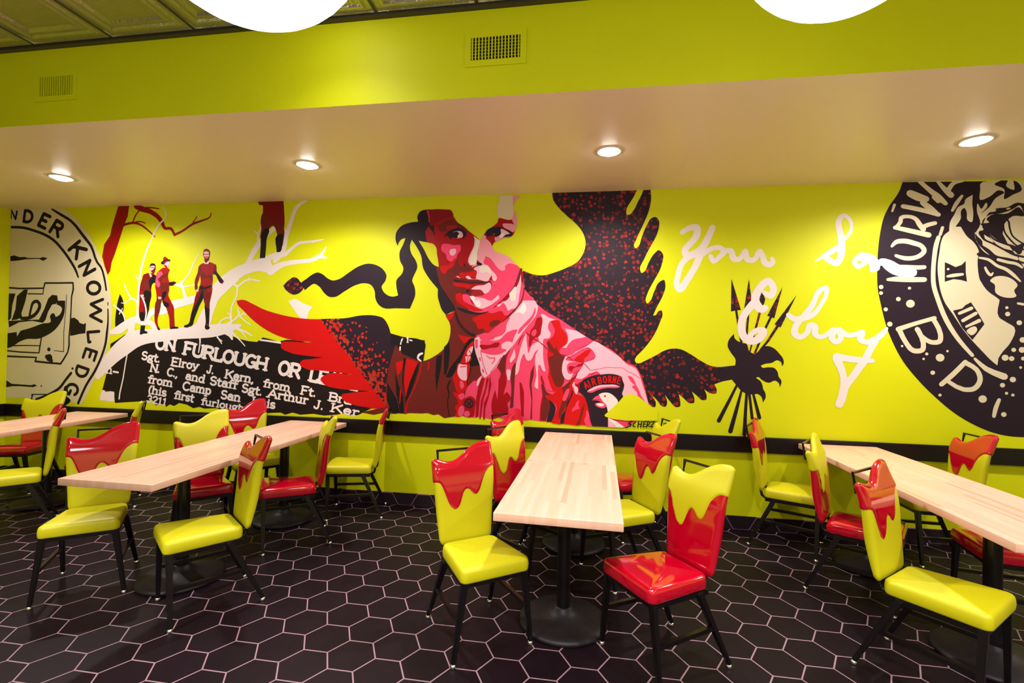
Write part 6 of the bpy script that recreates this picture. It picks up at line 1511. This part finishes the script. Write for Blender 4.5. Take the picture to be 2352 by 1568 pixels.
mural = thing('wall_mural', 'wide painted mural of a winged man in uniform on the lime wall', 'mural', (0, 0, 0))
PART_LABELS = {
    'round_seal': 'cream and black round seal with letters round its rim', 'newspaper_panel': 'black newspaper clipping with white print',
    'bare_tree': 'bare white branches with a red trunk', 'figure_with_cane': 'small red painted person leaning on a cane, leftmost of the three',
    'figure_in_hat': 'small red painted person wearing a hat', 'figure_in_sweater': 'small red painted person in a sweater standing on the branch',
    'figure_at_ceiling': 'red painted person cut off by the soffit, standing on the upper branch', 'ribbon': 'black ribbon ending in a speckled point',
    'raised_wing': 'raised black wing with red speckles', 'claw_with_arrows': 'black claw holding five arrows', 'spread_wing': 'wing fading from red to black',
    'newspaper_scrap': 'black scrap of newsprint behind the shoulder', 'coin': 'large black and cream coin cut off by the soffit',}
portrait = link(bpy.data.objects.new('portrait', None))
portrait.parent = mural
portrait['label'] = 'red and pink portrait of a man in a uniform shirt'
hand = link(bpy.data.objects.new('handwriting', None)); hand.parent = mural; hand['label'] = 'white handwritten words'
sign = link(bpy.data.objects.new('signature', None)); sign.parent = mural; sign['label'] = 'black painted signature'
HOLD = {'portrait': portrait, 'handwriting': hand, 'signature': sign}
for key, text in MURAL.items():
    nm = key.split('/')[-1].rstrip('0123456789')
    o = build_painted(text, nm, HOLD[key.split('/')[0]] if '/' in key else mural)
    if key in PART_LABELS:
        o['label'] = PART_LABELS[key]
bpy.data.objects['shoulder_patch']['label'] = 'black shoulder patch with an eagle head and red letters'

# ------------------------------------------------------------------ tables
TOP_Z, TOP_T, TAB_W = 0.780, 0.040, 0.600
def make_table(length):
    t = thing('cafe_table', 'table', 'table')
    bm = bmesh.new(); box(bm, -TAB_W / 2, TAB_W / 2, -length / 2, length / 2, TOP_Z - TOP_T, TOP_Z, bevel=0.003, seg=2); obj('tabletop', bm, M['wood'], t)
    bm = bmesh.new(); box(bm, -0.13, 0.13, -0.16, 0.16, TOP_Z - TOP_T - 0.014, TOP_Z - TOP_T, bevel=0.003); lathe(bm, [(0.0, 0.0), (0.085, 0.0), (0.06, -0.03), (0.042, -0.035), (0.0, -0.035)], 24, cz=TOP_Z - TOP_T - 0.014); obj('support_plate', bm, M['steel_black'], t)
    bm = bmesh.new(); lathe(bm, [(0.0, 0.06), (0.038, 0.06), (0.038, TOP_Z - TOP_T - 0.04), (0.0, TOP_Z - TOP_T - 0.04)], 32); obj('column', bm, M['steel_black'], t, False)
    for f in bpy.data.objects[t.name].children[-1].data.polygons:
        f.use_smooth = abs(f.normal.z) < 0.5
    bm = bmesh.new(); lathe(bm, [(0.000, 0.0), (0.242, 0.0), (0.250, 0.008), (0.248, 0.020), (0.236, 0.030), (0.208, 0.037), (0.139, 0.047), (0.088, 0.058), (0.057, 0.075), (0.050, 0.090), (0.045, 0.094), (0.000, 0.094)], 56); obj('base', bm, M['iron'], t, True)
    return t

def dup(root, loc, rotz, label, group=None):
    r = root.copy()
    COL.objects.link(r)
    r.location = loc
    r.rotation_euler = (0, 0, rotz)
    r['label'] = label
    if group:
        r['group'] = group
    for ch in list(root.children):
        c = ch.copy(); COL.objects.link(c); c.parent = r
        for g in list(ch.children):
            d = g.copy(); COL.objects.link(d); d.parent = c
    return r

PAIRS = [((-5.070, 4.352), (-4.945, 2.200), 'in the far left row'), ((-2.612, 4.398), (-2.600, 2.250), 'in the second row from the left'),
         ((-0.053, 4.394), (-0.117, 2.200), 'in the centre row'), ((2.108, 4.400), (2.090, 2.293), 'in the right row')]
first = None
GT = 'butcher block pedestal tables'
for (fx, fy), (nx_, ny_), where in PAIRS:
    rot = math.atan2(fy - ny_, fx - nx_) - math.pi / 2
    L = math.hypot(fx - nx_, fy - ny_)
    if first is None:
        first = make_table(1.080)
    for k, (t, words) in enumerate(((0.75, 'wall end butcher block table '), (0.25, 'camera end butcher block table '))):
        x, y = nx_ + (fx - nx_) * t, ny_ + (fy - ny_) * t
        if first.get('group') is None:
            first.location = (x, y, 0); first.rotation_euler = (0, 0, rot); tag(first, words + where, 'table', GT)
            first.children[0].scale[1] = (L / 2 - 0.004) / 1.080
        else:
            o = dup(first, (x, y, 0), rot, words + where)
            for c in o.children:
                if c.name.startswith('tabletop'):
                    c.scale[1] = (L / 2 - 0.004) / 1.080

# ------------------------------------------------------------------ chairs
ZBOT = 0.430
XC = [(0.40, -0.178), (0.43, -0.182), (0.52, -0.197), (0.62, -0.212), (0.70, -0.219), (0.78, -0.227), (0.84, -0.239), (0.90, -0.262), (0.976, -0.290), (1.0, -0.300)]
TH = [(0.40, 0.012), (0.43, 0.013), (0.50, 0.020), (0.60, 0.025), (0.72, 0.025), (0.82, 0.021), (0.90, 0.016), (0.98, 0.012), (1.0, 0.011)]
HW = [(0.40, 0.156), (0.43, 0.158), (0.60, 0.173), (0.78, 0.188), (0.86, 0.190), (0.93, 0.190), (1.0, 0.188)]
TOPP = [(-0.20, 0.868), (-0.193, 0.885), (-0.183, 0.897), (-0.168, 0.902), (-0.148, 0.897), (-0.115, 0.886), (-0.08, 0.882), (-0.045, 0.890), (-0.01, 0.910), (0.03, 0.939), (0.07, 0.961), (0.11, 0.975), (0.15, 0.980), (0.172, 0.977), (0.186, 0.967), (0.194, 0.952), (0.20, 0.93)]
DRIP = [(-0.205, 0.781), (-0.165, 0.779), (-0.150, 0.766), (-0.135, 0.735), (-0.118, 0.690), (-0.100, 0.650), (-0.083, 0.628), (-0.066, 0.621), (-0.050, 0.630), (-0.035, 0.660), (-0.022, 0.700), (-0.008, 0.722), (0.011, 0.728), (0.028, 0.715), (0.042, 0.700), (0.056, 0.693), (0.070, 0.696), (0.085, 0.715), (0.100, 0.755), (0.118, 0.795), (0.140, 0.822), (0.165, 0.838), (0.205, 0.842)]
DPOLY = [(-0.205 + 0.41 * i / 120, interp(DRIP, -0.205 + 0.41 * i / 120)) for i in range(121)]
def bullnose(e, r):
    s = max(0.0, min(1.0, e / r))
    return math.sqrt(max(0.0, 1 - (1 - s) ** 2))
def top_of(y, g):
    return interp(TOPP, max(-0.2, min(0.2, y * 0.190 / (0.190 + g)))) + g
def bot_of(y, z0):
    dx = 0.158 - abs(y)
    r = 0.035
    if dx < r:
        dx = max(0.0, dx)
        return z0 + r - math.sqrt(max(0.0, r * r - (r - dx) ** 2))
    return z0
def back_shell(cap):
    g = 0.0035 if cap else 0.0
    NU, NV = (72, 30) if cap else (40, 44)
    bm = bmesh.new()
    fr, bk = [], []
    for j in range(NV + 1):
        v = j / NV
        v = 0.5 - 0.5 * math.cos(math.pi * v) if not cap else (1 - math.cos(math.pi * (0.08 + 0.92 * v) )) / 2
        if cap:
            v = (v - (1 - math.cos(math.pi * 0.08)) / 2) / (1 - (1 - math.cos(math.pi * 0.08)) / 2)
        rf, rb = [], []
        for i in range(NU + 1):
            u = -math.cos(math.pi * i / NU) * 0.55 + (2 * i / NU - 1) * 0.45
            z = ZBOT + v * 0.5
            for _ in range(3):
                y = u * (interp(HW, z) + g)
                zb = interp(DRIP, y) if cap else bot_of(y, ZBOT)
                z = zb + v * (top_of(y, g) - zb)
            y = u * (interp(HW, z) + g)
            e = min(interp(HW, z) + g - abs(y), (top_of(y, g) - z) * 0.85)
            if not cap:
                e = min(e, (z - bot_of(y, ZBOT)) * 0.95)
            d = (interp(TH, z) + (0.0055 if cap else 0.0)) * bullnose(e, 0.032)
            if cap:
                ed = min(math.hypot(y - a, z - b) for a, b in DPOLY)
                d = min(d, max(0.0, d - 0.008 * (1 - bullnose(ed, 0.013))))
            xc = interp(XC, z)
            sl = (interp(XC, z + 0.01) - interp(XC, z - 0.01)) / 0.02
            nn = math.hypot(1, sl)
            rf.append(bm.verts.new((xc + d / nn, y, z - d * sl / nn)))
            rb.append(bm.verts.new((xc - d / nn, y, z + d * sl / nn)))
        fr.append(rf); bk.append(rb)
    for j in range(NV):
        for i in range(NU):
            bm.faces.new((fr[j][i], fr[j][i + 1], fr[j + 1][i + 1], fr[j + 1][i]))
            bm.faces.new((bk[j][i + 1], bk[j][i], bk[j + 1][i], bk[j + 1][i + 1]))
    bmesh.ops.remove_doubles(bm, verts=bm.verts, dist=0.0002)
    return bm

def seat_bm():
    bm = bmesh.new()
    def outline(inset):
        c = [(-0.160, 0.158), (0.238, 0.192), (0.238, -0.192), (-0.160, -0.158)]
        rad = [0.045, 0.034, 0.034, 0.045]
        pts = []
        for k in range(4):
            p = Vector(c[k]); a = Vector(c[k - 1]); b = Vector(c[(k + 1) % 4])
            da = (a - p).normalized(); db = (b - p).normalized()
            r = rad[k]
            half = da.angle(db) / 2
            ctr = p + (da + db).normalized() * (r / math.sin(half))
            s = p + da * (r / math.tan(half)); e = p + db * (r / math.tan(half))
            a0 = math.atan2(s.y - ctr.y, s.x - ctr.x); a1 = math.atan2(e.y - ctr.y, e.x - ctr.x)
            while a1 - a0 > math.pi: a1 -= 2 * math.pi
            while a1 - a0 < -math.pi: a1 += 2 * math.pi
            for q in range(9):
                an = a0 + (a1 - a0) * q / 8
                pts.append(Vector((ctr.x + (r - min(inset, r * 0.9)) * math.cos(an), ctr.y + (r - min(inset, r * 0.9)) * math.sin(an))))
        return pts
    lay = [(0.008, 0.000), (0.002, 0.003), (0.000, 0.010), (-0.002, 0.030), (0.000, 0.050), (0.003, 0.060), (0.009, 0.067), (0.018, 0.0710), (0.034, 0.0735)]
    rings = []
    def tilt(x):
        return 0.404 + 0.014 * (x - 0.238) / 0.40
    for ins, z in lay:
        rings.append([bm.verts.new((p.x, p.y, tilt(p.x) + z)) for p in outline(ins)])
    base = outline(0.034)
    for f, dz in ((0.75, 0.078), (0.5, 0.081), (0.25, 0.083)):
        c = Vector((0.04, 0))
        rings.append([bm.verts.new(((c.x + (p.x - c.x) * f), p.y * f, tilt(c.x + (p.x - c.x) * f) + dz)) for p in base])
    for a, b in zip(rings, rings[1:]):
        n = len(a)
        for i in range(n):
            bm.faces.new((a[i], a[(i + 1) % n], b[(i + 1) % n], b[i]))
    cv = bm.verts.new((0.04, 0, tilt(0.04) + 0.0835))
    for i in range(len(rings[-1])):
        bm.faces.new((rings[-1][i], rings[-1][(i + 1) % len(rings[-1])], cv))
    bm.faces.new(rings[0][::-1])
    return bm

def tapered_leg(top, foot, s0, s1):
    bm = bmesh.new()
    sweep(bm, [top, foot], [s0, s1], 4)
    bmesh.ops.bevel(bm, geom=[e for e in bm.edges], offset=0.003, segments=2, affect='EDGES')
    return bm

def make_chair(lime):
    body = M['vinyl_lime'] if lime else M['vinyl_red']
    drip = M['vinyl_red'] if lime else M['vinyl_lime']
    t = thing('dining_chair', 'chair', 'chair')
    st = M['steel_black']
    o = obj('seat', seat_bm(), body, t, True); o['label'] = ('lime' if lime else 'glossy red') + ' padded seat'
    o = obj('backrest', back_shell(False), body, t, True); o['label'] = ('lime' if lime else 'glossy red') + ' padded backrest'
    c = obj('drip_cover', back_shell(True), drip, o, True); c['label'] = ('glossy red' if lime else 'lime') + ' cover dripping down from the top of the backrest'
    for s in (-1, 1):
        for top, foot in (((0.208, s * 0.166, 0.398), (0.203, s * 0.215, 0.016)), ((-0.085, s * 0.160, 0.388), (-0.261, s * 0.194, 0.016))):
            l = obj('leg', tapered_leg(top, foot, 0.0165, 0.0105), st, t)
            bm = bmesh.new(); lathe(bm, [(0.0, 0.0), (0.014, 0.0), (0.016, 0.004), (0.0145, 0.012), (0.011, 0.020), (0.0, 0.020)], 16, foot[0], foot[1], 0.0)
            g = obj('foot_cap', bm, M['chrome'], l, True); g['label'] = 'small bright metal foot'
    bm = bmesh.new()
    for s in (-1, 1):
        sweep(bm, [(0.222, s * 0.166, 0.391), (-0.150, s * 0.148, 0.378)], 0.0125, 4)
    sweep(bm, [(0.210, -0.166, 0.391), (0.210, 0.166, 0.391)], 0.0120, 4)
    sweep(bm, [(-0.140, -0.148, 0.378), (-0.140, 0.148, 0.378)], 0.0120, 4)
    obj('seat_frame', bm, st, t)
    for s in (-1, 1):
        bm = bmesh.new(); sweep(bm, [(0.205, s * 0.190, 0.210), (-0.168, s * 0.177, 0.210)], [0.0105, 0.0105], 4); obj('stretcher', bm, st, t)
    for s in (-1, 1):
        bm = bmesh.new()
        sweep(bm, [(-0.135, s * 0.105, 0.378), (-0.162, s * 0.105, 0.381), (-0.182, s * 0.105, 0.396), (-0.190, s * 0.105, 0.425), (-0.193, s * 0.105, 0.47)], [0.010, 0.010, 0.010, 0.010, 0.008], 8)
        obj('back_bracket', bm, st, t, True)
    bm = bmesh.new()
    sweep(bm, [(-0.278, -0.145, 0.840), (-0.296, -0.145, 0.943), (-0.296, 0.105, 0.943), (-0.292, 0.105, 0.88)], 0.0058, 4)
    obj('carry_handle', bm, st, t)
    return t

GL, GRD = 'lime chairs with red drip tops', 'red chairs with lime drip tops'
CH = [
    ('lime', -0.555, 2.548, -53.7, 'lime chair with red drip top nearest the camera, left of centre table'),
    ('red', -0.387, 3.412, -36.6, 'middle red chair on the left side of the centre table'),
    ('lime', -0.489, 4.102, -37.7, 'lime chair next to the wall, left side of the centre table'),
    ('red', 0.401, 2.517, -145.6, 'red chair nearest the camera, its shiny red seat in full view'),
    ('lime', 0.279, 3.397, -149.8, 'middle lime chair on the right side of the centre table'),
    ('red', 0.449, 4.181, -162.8, 'red chair with lime drip top by the wall below the black signature'),
    ('lime', -3.082, 2.591, -53.0, 'lime chair behind the near left corner of the second row table'),
    ('red', -2.941, 3.323, -45.4, 'middle red chair on the left side of the second row table'),
    ('lime', -3.134, 4.136, -38.3, 'lime chair below the newspaper print, left side of the second row table'),
    ('lime', -2.217, 2.549, -127.6, 'lime chair in front of the second row table, seat towards the left'),
    ('red', -2.264, 3.468, -143.8, 'middle red chair on the right side of the second row table'),
    ('lime', -2.089, 4.157, -161.8, 'lime chair by the wall under the red wing, seen from behind'),
    ('lime', 1.678, 2.580, -49.2, 'lime chair with red drip top at the lower right corner of the photo'),
    ('red', 1.783, 3.432, -34.3, 'middle red chair on the left side of the right table'),
    ('lime', 1.646, 4.154, -28.5, 'lime chair with red drip top by the wall under the bundle of arrows'),
    ('lime', 2.663, 4.124, -181.2, 'lime chair with red drip top by the wall below the big black coin'),
    ('red', 2.500, 3.200, -190.0, 'red chair mostly hidden under the right table, beside the black column'),
    ('red', -5.702, 4.091, -72.1, 'red chair with lime drip top by the wall below the round seal'),
    ('lime', -4.560, 3.213, -128.0, 'lime chair on the right side of the far left table, seen sideways'),
    ('red', -4.440, 3.833, -138.9, 'red chair at the right end of the far left table, mostly hidden'),
]
protos = {}
for kind, x, y, deg, label in CH:
    grp = GL if kind == 'lime' else GRD
    if kind not in protos:
        c = make_chair(kind == 'lime')
        c.location = (x, y, 0); c.rotation_euler = (0, 0, math.radians(deg))
        tag(c, label, 'chair', grp)
        protos[kind] = c
    else:
        dup(protos[kind], (x, y, 0), math.radians(deg), label)

# ------------------------------------------------------------------ camera, world, view
cam = bpy.data.cameras.new('camera')
co = link(bpy.data.objects.new('camera', cam))
cam.sensor_fit = 'HORIZONTAL'
cam.sensor_width = 36.0
cam.lens = 16.7474
cam.clip_start = 0.05
R = [[0.9881308, 0.152494, 0.0185229], [-0.0168865, -0.0120191, 0.9997852], [-0.1526839, 0.9882313, 0.0093014]]
m3 = Matrix(((R[0][0], R[1][0], -R[2][0]), (R[0][1], R[1][1], -R[2][1]), (R[0][2], R[1][2], -R[2][2])))
co.matrix_world = Matrix.Translation((0, 0, H)) @ m3.to_4x4()
scene.camera = co
w = bpy.data.worlds.new('world')
scene.world = w
w.use_nodes = True
w.node_tree.nodes['Background'].inputs[0].default_value = (1, 0.95, 0.9, 1)
w.node_tree.nodes['Background'].inputs[1].default_value = 0.05
scene.view_settings.view_transform = 'Standard'
scene.view_settings.look = 'None'
scene.view_settings.gamma = 1.0
scene.view_settings.use_curve_mapping = False
scene.view_settings.exposure = 0.0
